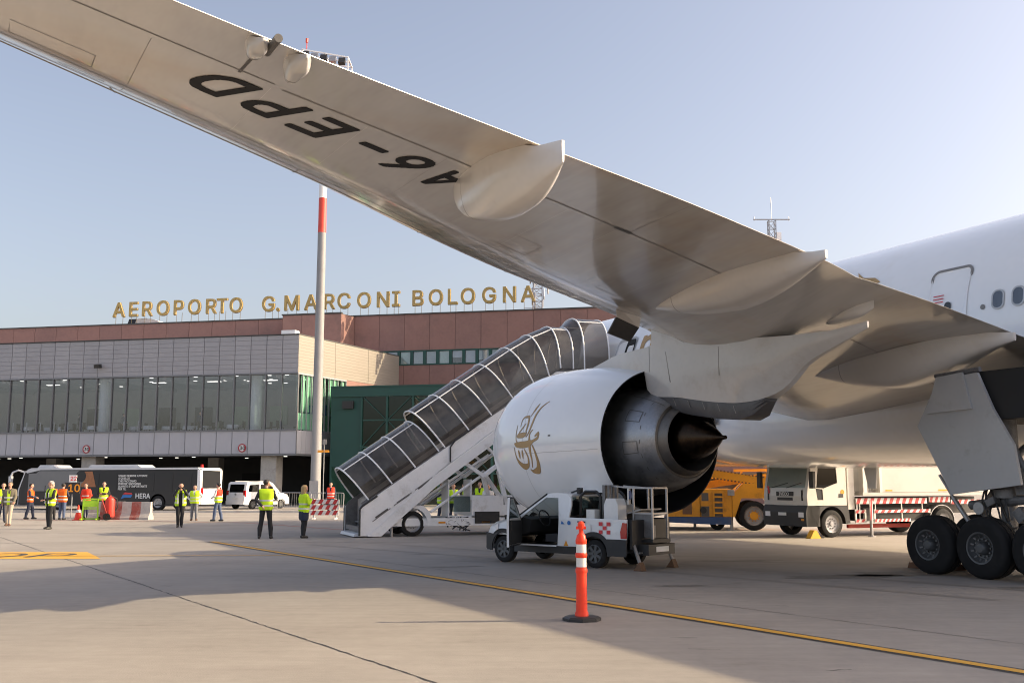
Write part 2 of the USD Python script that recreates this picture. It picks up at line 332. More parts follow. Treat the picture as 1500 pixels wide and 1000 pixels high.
def ext(a, b, s, e): a, b = np.array(a), np.array(b); d = b - a; return (a - d * s).tolist(), (b + d * e).tolist()
la, lb = (-9.19, 31.87), (4.9, 10.14)
A0, B0 = ext(la, lb, 0.0, .6)
strip('taxi_line_edge', [A0, B0], .30, .004, 'line_black')
strip('taxi_line', [A0, B0], .155, .008, 'line_yellow')
strip('expansion_joint', [ext((-10.63, 24.81), (-.68, 9.6), 1.2, .5)[0], ext((-10.63, 24.81), (-.68, 9.6), 1.2, .5)[1]], .022, .004, 'joint_seal', wob=.010, seg=.12)
strip('expansion_joint', [ext((0.6, 18.9), (5.75, 11.85), 1.6, .4)[0], ext((0.6, 18.9), (5.75, 11.85), 1.6, .4)[1]], .016, .004, 'joint_seal', wob=.006, seg=.2)
strip('expansion_joint', [(-60, 36.6), (-1.3, 37.0)], .05, .003, 'joint_seal', wob=.01, seg=.4)
strip('expansion_joint', [(-60, 43.6), (60, 44.6)], .04, .003, 'joint_seal', wob=.01, seg=.6)
strip('expansion_joint', [(-16, 31.2), (-2.2, 31.8)], .05, .0035, 'joint_seal', wob=.03, seg=.3)
strip('red_boundary_line', [(-24, 50.5), (-12, 46.6), (-4.6, 37.5), (6, 39.8), (26, 39.8)], .16, .006, 'line_red')
strip('yellow_guide_line', [(-14, 25.6), (-5.5, 25.9)], .10, .006, 'line_yellow')
strip('white_guide_line', [(-30, 55), (-4, 56.5)], .15, .006, 'line_white')
single('road_kerb', M().span((-80, 62.0, 0), (-4, 62.25, .12)), 'concrete', kind='structure')
# yellow stand box with the letters cut out in dark outline
ym = M().add([[-30, 24.62, .006], [-9.75, 24.75, .006], [-11.05, 27.15, .006], [-30, 27.0, .006]], [[0, 1, 2, 3]])
single('stand_marking', ym, 'line_yellow', kind='structure')
lt = M()
for ch, x0 in (('S', -16.0), ('T', -14.6), ('O', -13.35), ('P', -11.95)):
    mm = meshkit.text_mesh(ch, 1.35, .003, False); v = np.array(mm.vertices); v[:, 0] = v[:, 0] * .95 + x0; v[:, 1] = v[:, 1] + 25.2; v[:, 2] += .009
    lt.add(v, mm.faces)
single('stand_marking_letters', lt, 'line_black', kind='structure')
for k, (x, y, a, b, r) in enumerate([(3.0, 18.4, .5, .12, .1), (6.5, 20.2, 1.3, .35, .2), (8.6, 20.8, 2.2, .5, .1), (9.8, 18.0, 1.4, .3, .0), (5.2, 24.1, 1.0, .25, .1), (-2.2, 26.5, .35, .09, .1), (11.5, 19.5, 1.6, .5, .2), (-1.2, 22.5, .6, .1, .3)]):
    t = np.linspace(0, 2 * np.pi, 28, endpoint=False); rr = np.array([1 + rng.uniform(-.3, .3) for _ in t]); c = np.stack([a * np.cos(t) * rr, b * np.sin(t) * rr], 1)
    c = c @ np.array([[math.cos(r), math.sin(r)], [-math.sin(r), math.cos(r)]]) + [x, y]
    single('oil_stain', M().add(np.vstack([np.c_[c, np.full(28, .005)], [[x, y, .005]]]), [[i, (i + 1) % 28, 28] for i in range(28)]), 'oil_stain', kind='structure')

for k, (p, q, w) in enumerate([((-6, 30.5), (7.5, 16.2), .22), ((-4.4, 31.4), (9.0, 17.2), .22), ((2.2, 24.6), (14, 21.0), .2), ((2.0, 26.2), (14, 22.5), .2)]):
    strip('tyre_mark', [p, ((p[0] + q[0]) / 2 + .2, (p[1] + q[1]) / 2 + .3), q], w, .0035 + .0001 * k, 'tyre_mark', seg=.5)
for k in range(26):
    x, y = rng.uniform(-9, 8), rng.uniform(9.2, 24); l, r = rng.uniform(.05, .35), rng.uniform(-.6, .6)
    strip('surface_crack', [(x, y), (x + l * math.cos(r), y + l * math.sin(r) * .5)], .012, .0042, 'joint_seal', wob=.008, seg=.06)

# ================================================================ the airliner
# local frame: x towards the nose, y to port (the near side), z up; origin on the ground below the port engine's nozzle station
AC = thing('airliner', 'huge white twin-engine airliner whose grey wing crosses the whole picture', 'airplane', (11.956, 28.188, 0), 117.507)
FZ, FR = 5.45, 3.1
def fus_pt(s, z, out=0.0):
    y = math.sqrt(max(0, FR * FR - (z - FZ) ** 2)); k = (FR + out) / FR
    return [s, y * k, FZ + (z - FZ) * k]
# fuselage
G = []
for s, r, zc in [(25.5, .05, 4.7), (25.3, .45, 4.72), (24.8, .95, 4.78), (24, 1.5, 4.9), (22.8, 2.15, 5.08), (21, 2.72, 5.27), (19, 3.02, 5.4), (17, 3.1, 5.45)] + [(x, 3.1, 5.45) for x in np.arange(15, -25, -2.)] + [(-27, 2.98, 5.56), (-31, 2.6, 5.9), (-35, 2.05, 6.4), (-39, 1.35, 6.95), (-43, .55, 7.4), (-43.6, .05, 7.5)]:
    t = np.linspace(0, 2 * np.pi, 96, endpoint=False); G.append(np.stack([np.full(96, s), r * np.cos(t), zc + r * np.sin(t)], 1))
FUS = part(AC, 'fuselage', M().grid(G, close_v=True).flip(), 'fuselage_white', smooth=50)
def on_fus(poly_sz, out):   # flat outline in (s,z) laid on the fuselage side
    t = trimesh.creation.extrude_polygon(poly_sz.segmentize(.12), .01, engine='earcut'); v = np.array(t.vertices)
    return M().add([fus_pt(a, b, out + c) for a, b, c in v], np.array(t.faces)[:, ::-1])
def rrect(x0, z0, x1, z1, r): return sbox(x0 + r, z0 + r, x1 - r, z1 - r).buffer(r, quad_segs=6)
for k in list(range(0, 36)):
    s = -4.12 - .52 * k
    w = part(FUS, 'cabin_window', on_fus(rrect(s - .125, 5.76, s + .125, 6.14, .11), .012), 'cabin_glass')
    if k < 4: part(FUS, 'window_frame', on_fus(rrect(s - .165, 5.72, s + .165, 6.18, .14).difference(rrect(s - .128, 5.757, s + .128, 6.143, .11)), .016), 'door_paint')
D = part(AC, 'cabin_door', on_fus(rrect(-3.28, 4.95, -2.16, 6.93, .16), .012), 'fuselage_white')
part(D, 'door_outline', on_fus(rrect(-3.32, 4.91, -2.12, 6.97, .2).difference(rrect(-3.26, 4.97, -2.18, 6.91, .15)), .02), 'joint_grey')
part(D, 'door_window', on_fus(rrect(-2.83, 5.80, -2.65, 6.1, .08), .022), 'bus_dark')
for z in (6.12, 6.2, 6.28): part(D, 'door_marking', on_fus(sbox(-2.6, z, -2.3, z + .018), .022), 'logo_red')
part(FUS, 'static_port', on_fus(Point(-3.72, 5.83).buffer(.06), .012), 'joint_grey')
D2 = part(AC, 'open_door', on_fus(rrect(10.75, 5.0, 11.95, 7.0, .2), .03), 'door_paint', label='open cabin door with dark opening beside the stair canopy')
part(D2, 'door_opening', on_fus(rrect(10.8, 5.1, 11.3, 6.9, .1), .05), 'dark_interior')
nn = M()
for ch, s0, sc in (('n', 10.55, 1.25), ('1', 9.55, 1.0)):
    t = meshkit.text_mesh(ch, sc, .008, True); v = np.array(t.vertices); tri = trimesh.Trimesh(v, t.faces).subdivide().subdivide(); v = np.array(tri.vertices)
    nn.add([fus_pt(s0 - a, 6.0 + b, .012 + c) for a, b, c in v], tri.faces)
part(AC, 'fuselage_lettering', nn, 'gold_paint')
part(AC, 'fuselage_emblem', on_fus(Polygon([(-.35, 7.05), (-.1, 7.2), (.35, 7.28), (.7, 7.5), (.45, 7.2), (.2, 7.05), (.05, 6.95)]), .012), 'gold_paint')
# wing-body fairing
G = []
for s, w, h, zc in [(10.5, .9, .3, 3.1), (9.5, 1.75, .75, 3.3), (8, 2.45, 1.06, 3.42), (6.5, 2.95, 1.2, 3.46), (4.5, 3.3, 1.27, 3.5), (2, 3.42, 1.3, 3.5), (-2, 3.45, 1.3, 3.5), (-6, 3.42, 1.3, 3.5), (-9, 3.25, 1.25, 3.5), (-12, 2.7, 1.05, 3.45), (-14.5, 1.7, .6, 3.2), (-15.5, .8, .25, 3.0)]:
    t = np.linspace(0, 2 * np.pi, 72, endpoint=False); c, q = np.cos(t), np.sin(t)
    G.append(np.stack([np.full(72, s), w * np.sign(c) * np.abs(c) ** .75, zc + h * np.sign(q) * np.abs(q) ** .85], 1))
BF = part(AC, 'belly_fairing', M().grid(G, close_v=True).flip(), 'fuselage_white', smooth=50)
part(BF, 'air_inlet', M().add([[6.9, 2.93, 3.95], [6.1, 3.12, 4.0], [6.0, 3.16, 3.62], [6.7, 3.02, 3.6]], [[0, 1, 2, 3]]), 'joint_dark')
an = M().prism([(3.05, 2.26), (2.55, 2.26), (2.62, 1.62), (2.9, 1.62)], -.03, .03); part(AC, 'blade_antenna', an, 'door_paint')

# wing
LEt = [1.5, 3.1, 9.33, 11.1, 12.3, 15.1, 17.1, 19.5, 22, 23.7, 31.5]; LEz = [4.2, 4.52, 5.62, 5.67, 5.68, 5.70, 5.77, 5.93, 6.03, 6.09, 6.4]
TEt = [1.5, 3.1, 5.56, 6.72, 8.72, 10.3, 11.6, 15, 18.7, 22.6, 31.5]; TEz = [3.8, 4.12, 4.61, 4.84, 5.20, 5.42, 5.46, 5.45, 5.37, 5.30, 5.32]
from scipy.interpolate import PchipInterpolator
fLE, fTE = PchipInterpolator(LEt, LEz), PchipInterpolator(TEt, TEz)
def chord(t):
    a = np.array([7.5 - .6873 * t, t, float(fLE(t))]); b = np.array([-6.5 - .4412 * max(0, t - 10) - .06 * max(0, t - 10) * 0, t, float(fTE(t))])
    if t > 30: k = (t - 30) / 1.5; a = a * (1 - .55 * k) + b * .55 * k
    return a, b
def yt(u): return 5 * (.2969 * math.sqrt(u) - .126 * u - .3516 * u * u + .2843 * u ** 3 - .1036 * u ** 4)
def thick(t): return float(np.interp(t, [2, 6, 10, 20, 31], [.125, .115, .105, .095, .085]))
def low(t, u, off=0.):
    a, b = chord(t); c = a[0] - b[0]; p = a + (b - a) * u
    z = -yt(u) * thick(t) * c * (.6 + (float(np.interp(t, [2, 6, 8, 10, 13, 17, 31], [1.35, 1.5, 1.75, 1.8, 1.4, 1.05, .95])) - .6) * min(1, u / .3)) + .012 * c * max(0, math.sin(math.pi * max(0, (u - .35) / .65)))
    z -= .46 * math.exp(-((t - 9.7) / 1.1) ** 2) * math.sin(math.pi * min(1, max(0, (u - .22) / .76))) ** 1.5
    return p + [0, 0, z - off - .003]
def upp(t, u):
    a, b = chord(t); c = a[0] - b[0]; return a + (b - a) * u + [0, 0, yt(u) * thick(t) * c * 1.05 + .01 * c * math.sin(math.pi * u) + .003]
US = [.5 * (1 - math.cos(math.pi * k / 22)) for k in range(23)]
TS = list(np.linspace(1.5, 30, 58)) + [30.5, 31, 31.4]
G = [[upp(t, u) for u in US[::-1]] + [low(t, u) for u in US[1:]] for t in TS]
WING = part(AC, 'wing', M().grid(G, close_v=True).flip(), 'wing_paint', smooth=40)
part(WING, 'wing_tip', M().grid([G[-1], [np.mean(G[-1], axis=0) + [0, .2, 0]] * len(G[-1])], close_v=True).flip(), 'wing_paint')
def seam(name, pts, w, m='joint_grey', off=.004, parent=WING):
    P = np.array([low(t, u, off) for t, u in pts]); d = np.gradient(P, axis=0); d /= np.linalg.norm(d, axis=1, keepdims=True)
    n = np.cross(d, [0, 0, 1.]); n /= np.linalg.norm(n, axis=1, keepdims=True)
    g = M().grid(np.stack([P + n * w / 2, P - n * w / 2], 1)); part(parent, name, g, m)
ln = lambda t0, t1, u0, u1, k=40: [(t0 + (t1 - t0) * i / k, u0 + (u1 - u0) * i / k) for i in range(k + 1)]
seam('flap_seam', ln(11.2, 21.3, .735, .745), .03)
seam('flap_seam', ln(3.6, 8.6, .70, .72), .035)
seam('aileron_seam', ln(21.4, 29, .76, .78), .02)
seam('slat_seam', ln(11.5, 30, .085, .10), .022)
seam('slat_trailing_seam', ln(11.5, 30, .17, .2), .012)
seam('spar_seam', ln(9, 29, .30, .32), .012)
for t in (21.75, 24.9, 27.6): seam('flap_end_seam', ln(t, t + .0, .745, .985, 8), .03, 'joint_dark')
seam('flap_end_seam', ln(15.4, 15.4, .735, .985, 8), .012)
for t in (12.9, 15.2, 17.6, 20.1, 22.5): seam('slat_joint', ln(t, t + .15, .0, .17, 10), .015)
for t in np.arange(12.2, 29, 1.15): seam('rib_line', ln(t, t, .2, .73, 14), .005, 'joint_grey' if int(t * 3) % 2 else 'fairing_paint', .002)
for k, t0 in enumerate(np.arange(12.6, 28, 1.15)):
    if k % 3 != 1: seam('oval_panel', [(t0 + .22 * math.cos(q), .235 + .018 * math.sin(q)) for q in np.linspace(0, 2 * math.pi, 17)], .008, 'joint_grey', .004)
for t0 in (13.4, 16.2, 22.9): seam('access_panel_seam', [(t0, .36), (t0 + .7, .36), (t0 + .7, .46), (t0, .46), (t0, .36)], .01)
seam('drain_slot', ln(15.35, 15.75, .74, .74, 4), .07, 'joint_dark', .008)
seam('drain_slot', [(24.7, .30), (24.85, .34), (24.95, .30), (24.7, .30)], .02, 'joint_grey', .008)
# registration under the wing: tops towards the leading edge, line parallel to the rear spar
def heavy(ch, h, fat):   # capital letter outline, thickened
    t = meshkit.text_mesh(ch, h, .004, True); f = t.faces[t.triangles[:, :, 2].max(1) < 1e-6]; v = t.vertices
    p = unary_union([Polygon(v[q][:, :2]).buffer(.001) for q in f]).buffer(fat, join_style=2).simplify(.004)
    return trimesh.util.concatenate([trimesh.creation.extrude_polygon(g, .004, engine='earcut') for g in getattr(p, 'geoms', [p])])
reg = M(); ra = math.radians(29); rx, ry = np.array([-math.sin(ra), math.cos(ra)]), np.array([math.cos(ra), math.sin(ra)])
for ch, x in zip('A6-EPD', (0, .70, 1.37, 2.10, 2.79, 3.45)):
    t = heavy(ch, .62, .002); tri = trimesh.Trimesh(np.array(t.vertices), t.faces).subdivide(); v = np.array(tri.vertices); x0, x1 = v[:, 0].min(), v[:, 0].max(); k = .47 / (x1 - x0) if ch != '-' else .40 / (x1 - x0)
    out = []
    for p, q, r in v:
        s_, t_ = np.array([-8.58, 18.44]) + rx * (x + (p - x0) * k) + ry * q; A, B = chord(t_); out.append(low(t_, (A[0] - s_) / (A[0] - B[0]), .004 + r))
    reg.add(out, np.array(tri.faces)[:, ::-1])
part(AC, 'registration_lettering', reg, 'letter_black')
# flap track fairings
def canoe(name, t0, hw, prof, matn='fairing_paint', tilt=0.):
    prof = np.array(prof); S = np.linspace(prof[0, 0], prof[-1, 0], 26); zb = PchipInterpolator(-prof[:, 0], prof[:, 1])(-S); G = []
    for k, (s, z) in enumerate(zip(S, zb)):
        f = k / 25; A, B = chord(t0); u = (A[0] - s) / (A[0] - B[0]); top = low(t0, min(u, 1.))[2] + (min(.10, .45 * (upp(t0, u)[2] - low(t0, u)[2])) if u < .99 else -.05 * min(1, (u - .99) * 30))
        w = hw * (min(1, math.sin(math.pi * min(.5, f * .85 + .02)) ** .6) if f < .6 else 1 - .95 * ((f - .6) / .4) ** 1.5) ; h = max(.03, top - z)
        row = []
        for q in np.linspace(0, math.pi, 19):
            c, sn = math.cos(q), math.sin(q); row.append([s, t0 + w * np.sign(c) * abs(c) ** .6 + tilt * sn, top - h * abs(sn) ** (.75)])
        G.append(row)
    G[-1] = [[r[0], r[1], r[2]] for r in G[-1]]
    m = M().grid(G, close_v=True).flip(); e = np.array(G[-1]); m.add(np.vstack([e, e.mean(0)]), [[i, i + 1, 19] for i in range(18)] + [[18, 0, 19]]); e = np.array(G[0]); m.add(np.vstack([e, e.mean(0)]), [[i + 1, i, 19] for i in range(18)])
    p = part(AC, name, m, matn, smooth=50)
    k = 6; part(p, 'fairing_joint', M().grid([[np.array(G[k][j]) + (np.array(G[k][j]) - [G[k][j][0], t0, G[k][9][2] + .4]) * .004 + [dx, 0, -.002] for j in range(19)] for dx in (0, -.018)]), 'joint_grey')
    return p
canoe('flap_fairing', 18.41, .35, [(-8.0, 5.30), (-8.25, 5.10), (-8.62, 4.93), (-9.3, 4.81), (-9.88, 4.86), (-10.45, 5.02), (-10.62, 5.08)])
canoe('flap_fairing', 12.0, .55, [(-3.2, 5.15), (-3.7, 5.04), (-4.2, 4.92), (-4.87, 4.83), (-5.62, 4.80), (-6.5, 4.93), (-7.5, 5.18), (-7.82, 5.27)])
CF = canoe('flap_fairing', 6.0, .62, [(-1.2, 4.32), (-2.07, 4.1), (-3.07, 3.88), (-3.82, 3.80), (-4.9, 3.98), (-6.2, 4.40), (-6.63, 4.50)])
canoe('hinge_fairing', 9.0, .16, [(-4.5, 4.98), (-4.9, 4.84), (-5.5, 4.86), (-5.95, 5.0)])
canoe('aileron_fairing', 21.42, .10, [(-11.0, 5.26), (-11.12, 5.20), (-11.4, 5.18), (-11.62, 5.25)], 'wing_paint')
canoe('aileron_fairing', 21.82, .09, [(-11.34, 5.26), (-11.45, 5.21), (-11.62, 5.19), (-11.78, 5.24)], 'wing_paint')
part(AC, 'fuel_jettison_pipe', M().tube([-11.5, 21.72, 5.27], [-11.86, 21.72, 5.25], .035, 12), 'joint_dark')
KP = [np.array(p) for p in [(-2.47, 12.42, 5.34), (-2.62, 11.92, 5.08), (-2.57, 11.93, 4.88), (-2.51, 12.43, 5.07), (-2.2, 12.43, 4.79), (-2.24, 11.93, 4.64)]]
# fuelling panel door hanging open under the wing
FD = part(AC, 'fuelling_door', M().grid([[KP[0], KP[1]], [KP[3], KP[2]]]), 'fairing_paint')
part(FD, 'fuelling_panel', M().prism([(0, 0), (1, 0), (1, 1), (0, 1)], 0, 1, 'z').warp(lambda v: np.array([KP[3] + (KP[2] - KP[3]) * a + (KP[4] - KP[3]) * b + (KP[5] - KP[4] - KP[2] + KP[3]) * a * b + np.array([.05, 0, 0]) * c for a, b, c in v])), 'soot')
for q in range(4): part(FD, 'fuel_coupling', M().tube(KP[4] + (KP[5] - KP[4]) * (.2 + .2 * q) + [0, 0, .12], KP[4] + (KP[5] - KP[4]) * (.2 + .2 * q) + [-.06, .04, .1], .045, 10), 'joint_dark')

# engine nacelle
EY, EZ = 9.6, 2.74
NP = [(0, 1.655), (.4, 1.72), (1.0, 1.80), (1.8, 1.89), (2.6, 1.955), (3.4, 1.98), (4.1, 1.965), (4.6, 1.915), (5.0, 1.82), (5.25, 1.72), (5.36, 1.62), (5.33, 1.54), (5.1, 1.48), (4.2, 1.58), (3.9, 1.58)]
def NR(s): return float(np.interp(s, [p[0] for p in NP[:11]], [p[1] for p in NP[:11]]))
NAC = part(AC, 'nacelle', M().lathe(NP, 96, 'x', (0, EY, EZ)), 'nacelle_white', smooth=50)
part(NAC, 'fan_nozzle', M().lathe([(0, 1.655), (-.012, 1.64), (.0, 1.625), (.5, 1.66), (1.5, 1.62), (1.9, 1.3)], 96, 'x', (0, EY, EZ)).flip(), 'duct_black', smooth=50)
part(NAC, 'fan_face', M().lathe([(4.0, 1.58), (4.05, .5), (4.5, .02)], 48, 'x', (0, EY, EZ)), 'exhaust_metal', smooth=40)
CORE = part(AC, 'core_cowl', M().lathe([(-.97, .855), (-.93, .89), (-.7, 1.0), (-.3, 1.13), (.1, 1.21), (.6, 1.27), (1.2, 1.30), (1.9, 1.3)], 96, 'x', (0, EY, EZ)), 'nozzle_metal', smooth=40)
part(CORE, 'exhaust_nozzle', M().lathe([(-1.22, .695), (-1.2, .715), (-.97, .80), (-.955, .853)], 80, 'x', (0, EY, EZ)), 'exhaust_metal', smooth=30)
part(CORE, 'nozzle_throat', M().lathe([(-1.22, .695), (-1.1, .68), (-.6, .70), (-.2, .72), (-.2, .3)], 80, 'x', (0, EY, EZ)).flip(), 'soot', smooth=40)
part(CORE, 'exhaust_plug', M().lathe([(-2.32, 0.0), (-2.32, .04), (-2.2, .05), (-2.12, .10), (-1.9, .23), (-1.6, .37), (-1.2, .50), (-.8, .57), (-.2, .58)], 64, 'x', (0, EY, EZ)), 'plug_metal', smooth=30)
def on_core(poly, name, m='joint_dark'):  # (s, angle) outline on core cowl
    cr = lambda s: float(np.interp(s, [-.93, -.7, -.3, .1, .6], [.89, 1.0, 1.13, 1.21, 1.27])) + .006
    P = np.array(poly, float); g = []
    for (s0, a0), (s1, a1) in zip(P[:-1], P[1:]):
        for k in range(8): g.append((s0 + (s1 - s0) * k / 8, a0 + (a1 - a0) * k / 8))
    g.append(tuple(P[-1])); g = np.array(g); d = np.gradient(g, axis=0); d[:, 1] *= 1.1; d /= np.linalg.norm(d, axis=1, keepdims=True)
    n = np.stack([-d[:, 1], d[:, 0] / 1.1], 1) * .008
    f = lambda s, a: [s, EY + cr(s) * math.cos(a), EZ + cr(s) * math.sin(a)]
    part(CORE, name, M().grid([[f(*(p + q)), f(*(p - q))] for p, q in zip(g, n)]), m)
for a in (.38, -.28): on_core([(-.15, a), (-.55, a), (-.55, a + .24), (-.15, a + .24), (-.15, a)], 'cowl_panel')
on_core([(-.62, -1.3), (-.62, 1.2)], 'cowl_seam'); on_core([(.1, 1.0), (-.9, .95)], 'cowl_seam')
def nseam(pts, w=.012, m='joint_grey', name='nacelle_seam', off=.004):
    g = np.array(pts, float); d = np.gradient(g, axis=0); d[:, 1] *= 1.9; d /= np.maximum(1e-9, np.linalg.norm(d, axis=1, keepdims=True)); ww = np.broadcast_to(np.asarray(w, float), (len(g),))
    n = np.stack([-d[:, 1], d[:, 0] / 1.9], 1) * ww[:, None] / 2
    f = lambda s, a: [s, EY + (NR(s) + off) * math.cos(a), EZ + (NR(s) + off) * math.sin(a)]
    part(NAC, name, M().grid([[f(*(p + q)), f(*(p - q))] for p, q in zip(g, n)]), m)
nseam([(3.1, a) for a in np.linspace(-1.5, 1.3, 60)], .008); nseam([(4.62, a) for a in np.linspace(-1.5, 1.3, 60)], .008)
nseam([(s, -.12) for s in np.linspace(.1, 3.1, 20)], .006); nseam([(1.9, .05 + .05 * math.cos(k)) for k in (0, 1)], .1, 'joint_grey', 'latch_port')
nseam([(4.5 - .035 * k, -.75 - .05 * k) for k in range(10)], .018, 'letter_black', 'warning_stripe'); nseam([(3.95, -.95 - .03 * k) for k in range(4)], .05, 'letter_black', 'warning_stripe'); nseam([(3.75, -.98 - .03 * k) for k in range(3)], .05, 'letter_black', 'warning_stripe')
nseam([(2.95, .0), (2.9, .0)], .05, 'joint_grey', 'latch_port')
# gold calligraphic emblem: strokes traced as variable-width bands on the cowl
def emblem(strokes, LX, LZ):
    for pts in strokes:
        pts = np.array(pts, float); k = np.linspace(0, 1, len(pts)); q = np.linspace(0, 1, 24); P = np.stack([PchipInterpolator(k, pts[:, i])(q) for i in range(3)], 1)
        sv, zv = LX(P[:, 0], P[:, 1]), LZ(P[:, 0], P[:, 1]); g = []
        for s, z in zip(sv, zv): g.append((s, math.asin(max(-1, min(1, (z - EZ) / NR(s))))))
        nseam(g, P[:, 2] * .0027 + .004, 'gold_paint', 'emblem_stroke', .006)
        nseam(g, P[:, 2] * .0027 + .016, 'joint_dark', 'emblem_outline', .003)
emblem([[(365, 170, 4), (320, 220, 14), (295, 290, 26), (280, 380, 26), (262, 450, 16), (240, 490, 5)], [(290, 180, 4), (275, 225, 26), (262, 265, 12), (250, 300, 4)],
        [(180, 390, 5), (182, 330, 10), (205, 298, 14), (235, 300, 24), (245, 360, 26), (235, 440, 14)], [(175, 445, 8), (205, 395, 12), (225, 360, 4)],
        [(160, 465, 8), (167, 472, 38), (200, 472, 44), (235, 460, 30), (242, 440, 8)], [(150, 370, 5), (148, 440, 10), (150, 500, 10), (165, 540, 14)],
        [(135, 545, 8), (170, 560, 46), (220, 560, 56), (280, 550, 50), (310, 530, 20), (348, 500, 24), (350, 462, 26), (320, 490, 12)],
        [(300, 425, 4), (272, 480, 18), (275, 560, 40), (280, 640, 28), (285, 700, 18), (275, 775, 6)], [(135, 580, 6), (145, 660, 12), (165, 720, 30), (210, 765, 50), (245, 750, 30), (255, 690, 20), (225, 600, 8)],
        [(300, 570, 12), (325, 650, 24), (335, 730, 40), (320, 800, 60), (280, 810, 30), (255, 790, 8)], [(170, 610, 4), (178, 645, 26), (180, 690, 4)], [(205, 610, 4), (207, 645, 26), (208, 690, 4)]],
       lambda x, y: np.polyval(np.polyfit([0, 267, 800], [4.285, 2.803, .22], 2), x), lambda x, y: 4.205 - .002649 * y + .000012 * x)

# pylon
def plate(cols, nz=8, y0=EY):   # cols: (s, z bottom, z top, half width at bottom, half width at top)
    G = []
    for s, zb_, zt_, wb, wt in cols:
        q = np.linspace(0, 1, nz); z = zb_ + (zt_ - zb_) * q; w = wb + (wt - wb) * np.minimum(1, q * 2.2) ** .8
        G.append([[s, y0 + w_, z_] for w_, z_ in zip(w[::-1], z[::-1])] + [[s, y0 - w_, z_] for w_, z_ in zip(w, z)])
    m = M().grid(G, close_v=True)
    for e, fl in ((G[0], 1), (G[-1], 0)):
        n = len(e); m.add(np.array(e), [[k, k + 1, n - 1 - k - 1] if fl else [k + 1, k, n - 1 - k - 1] for k in range(n // 2 - 1)] + [[k, n - 1 - k - 1, n - 1 - k] if fl else [n - 1 - k - 1, k, n - 1 - k] for k in range(n // 2 - 1)])
    return m
pb = PchipInterpolator([-6.6, -6.3, -5.6, -4.85, -4.4, -4.1, -3.9, -3.6, -3.2, -2.56, -1.1, -.35, -.1, .0, .3, 1.5, 3.2], [4.62, 4.52, 4.30, 4.05, 3.72, 3.56, 3.50, 3.43, 3.40, 3.45, 3.66, 3.74, 3.92, 4.3, 4.38, 4.42, 4.5])
ptop = lambda s: float(np.interp(s, [-7, -.32, -.3, 0, 1.45, 3.2], [5.2, 5.2, 4.90, 4.88, 4.84, 4.66])) if s > -.31 else low(9.6, (chord(9.6)[0][0] - s) / (chord(9.6)[0][0] - chord(9.6)[1][0]))[2] + .22 if s > -2.4 else float(np.interp(s, [-6.4, -5.6, -4.6, -3.4, -2.4], [4.66, 4.58, 4.60, 4.68, 4.80]))
hw = lambda s: .44 * float(np.clip((s + 6.4) / 3.2, .03, 1)) ** .8 * float(np.clip(1 - (s - .8) / 2.6, .08, 1))
PS = sorted(list(np.linspace(-6.35, 3.2, 50)) + [-.301, -.321, -.1, 0])
bw = lambda s: hw(s) * float(np.interp(s, [-6.6, -4.6, -4.1, -3.2, -1, 4], [.35, .25, .25, .75, .97, 1]))
PY = part(AC, 'pylon', plate([(s, float(pb(s)), ptop(s), bw(s), hw(s)) for s in PS]), 'pylon_paint', smooth=40)
part(PY, 'heat_shield', plate([(s, z, float(pb(s)) - .003, .32 * k, bw(s) * .99) for s, z, k in [(-.36, 3.66, 1), (-.9, 3.38, 1), (-1.6, 3.24, 1), (-2.56, 3.10, 1), (-3.1, 3.06, .9), (-3.45, 3.14, .7), (-3.75, 3.40, .2)]], 4), 'shield_dark', smooth=30)
for s0, z0, s1, z1 in [(-.22, 4.3, -.22, 4.88), (-1.0, 4.0, -.85, 4.7), (-2.7, 4.0, -2.7, 4.6)]:
    part(PY, 'pylon_seam', M().bar([s0, EY + hw(s0) - .002, z0], [s1, EY + hw(s1) - .002, z1], .012), 'joint_grey')
for k in range(5): part(PY, 'shield_rib', M().bar([-1.15 - .5 * k, EY + .40, 3.46 - .07 * k], [-1.1 - .5 * k, EY + .425, 3.62 - .07 * k], .012), 'joint_grey')

# main landing gear, six wheels a side
GS = [-4.97, -6.17, -7.37]; GZ, WR = .575, .58
def add_wheel(s, t, side):
    tp = [(-.24, .30), (-.245, .44), (-.22, .52), (-.17, .565), (-.08, .58), (-.078, .565), (-.06, .565), (-.058, .58), (-.01, .582), (.01, .582), (.058, .58), (.06, .565), (.078, .565), (.08, .58), (.17, .565), (.22, .52), (.245, .44), (.24, .30)]
    W = part(AC, 'wheel', M().lathe(tp, 56, 'y', (s, t, GZ)).flip(), 'tyre', smooth=35)
    o = side * .2
    pr = [(o, .31), (o + side * .035, .30), (o + side * .03, .27), (o - side * .03, .255), (o - side * .09, .20), (o - side * .1, .13), (o + side * .0, .12), (o + side * .05, .08), (o + side * .055, .0)]
    m = M().lathe(pr, 40, 'y', (s, t, GZ))
    part(W, 'rim', m if side < 0 else m.flip(), 'rim_grey', smooth=35)
    b = M()
    for k in range(12):
        a = k * math.pi / 6; b.tube([s + .165 * math.cos(a), t + o - side * .1, GZ + .165 * math.sin(a)], [s + .165 * math.cos(a), t + o - side * .05, GZ + .165 * math.sin(a)], .018, 6)
    for k in range(12):
        a = (k + .5) * math.pi / 6; b.bar([s + .21 * math.cos(a), t + o - side * .07, GZ + .21 * math.sin(a)], [s + .26 * math.cos(a), t + o - side * .04, GZ + .26 * math.sin(a)], .03)
    part(W, 'wheel_bolts', b, 'gear_metal')
for s in GS:
    add_wheel(s, 6.56, 1); add_wheel(s, 5.22, -1)
    add_wheel(s, -6.56, -1); add_wheel(s, -5.22, 1)
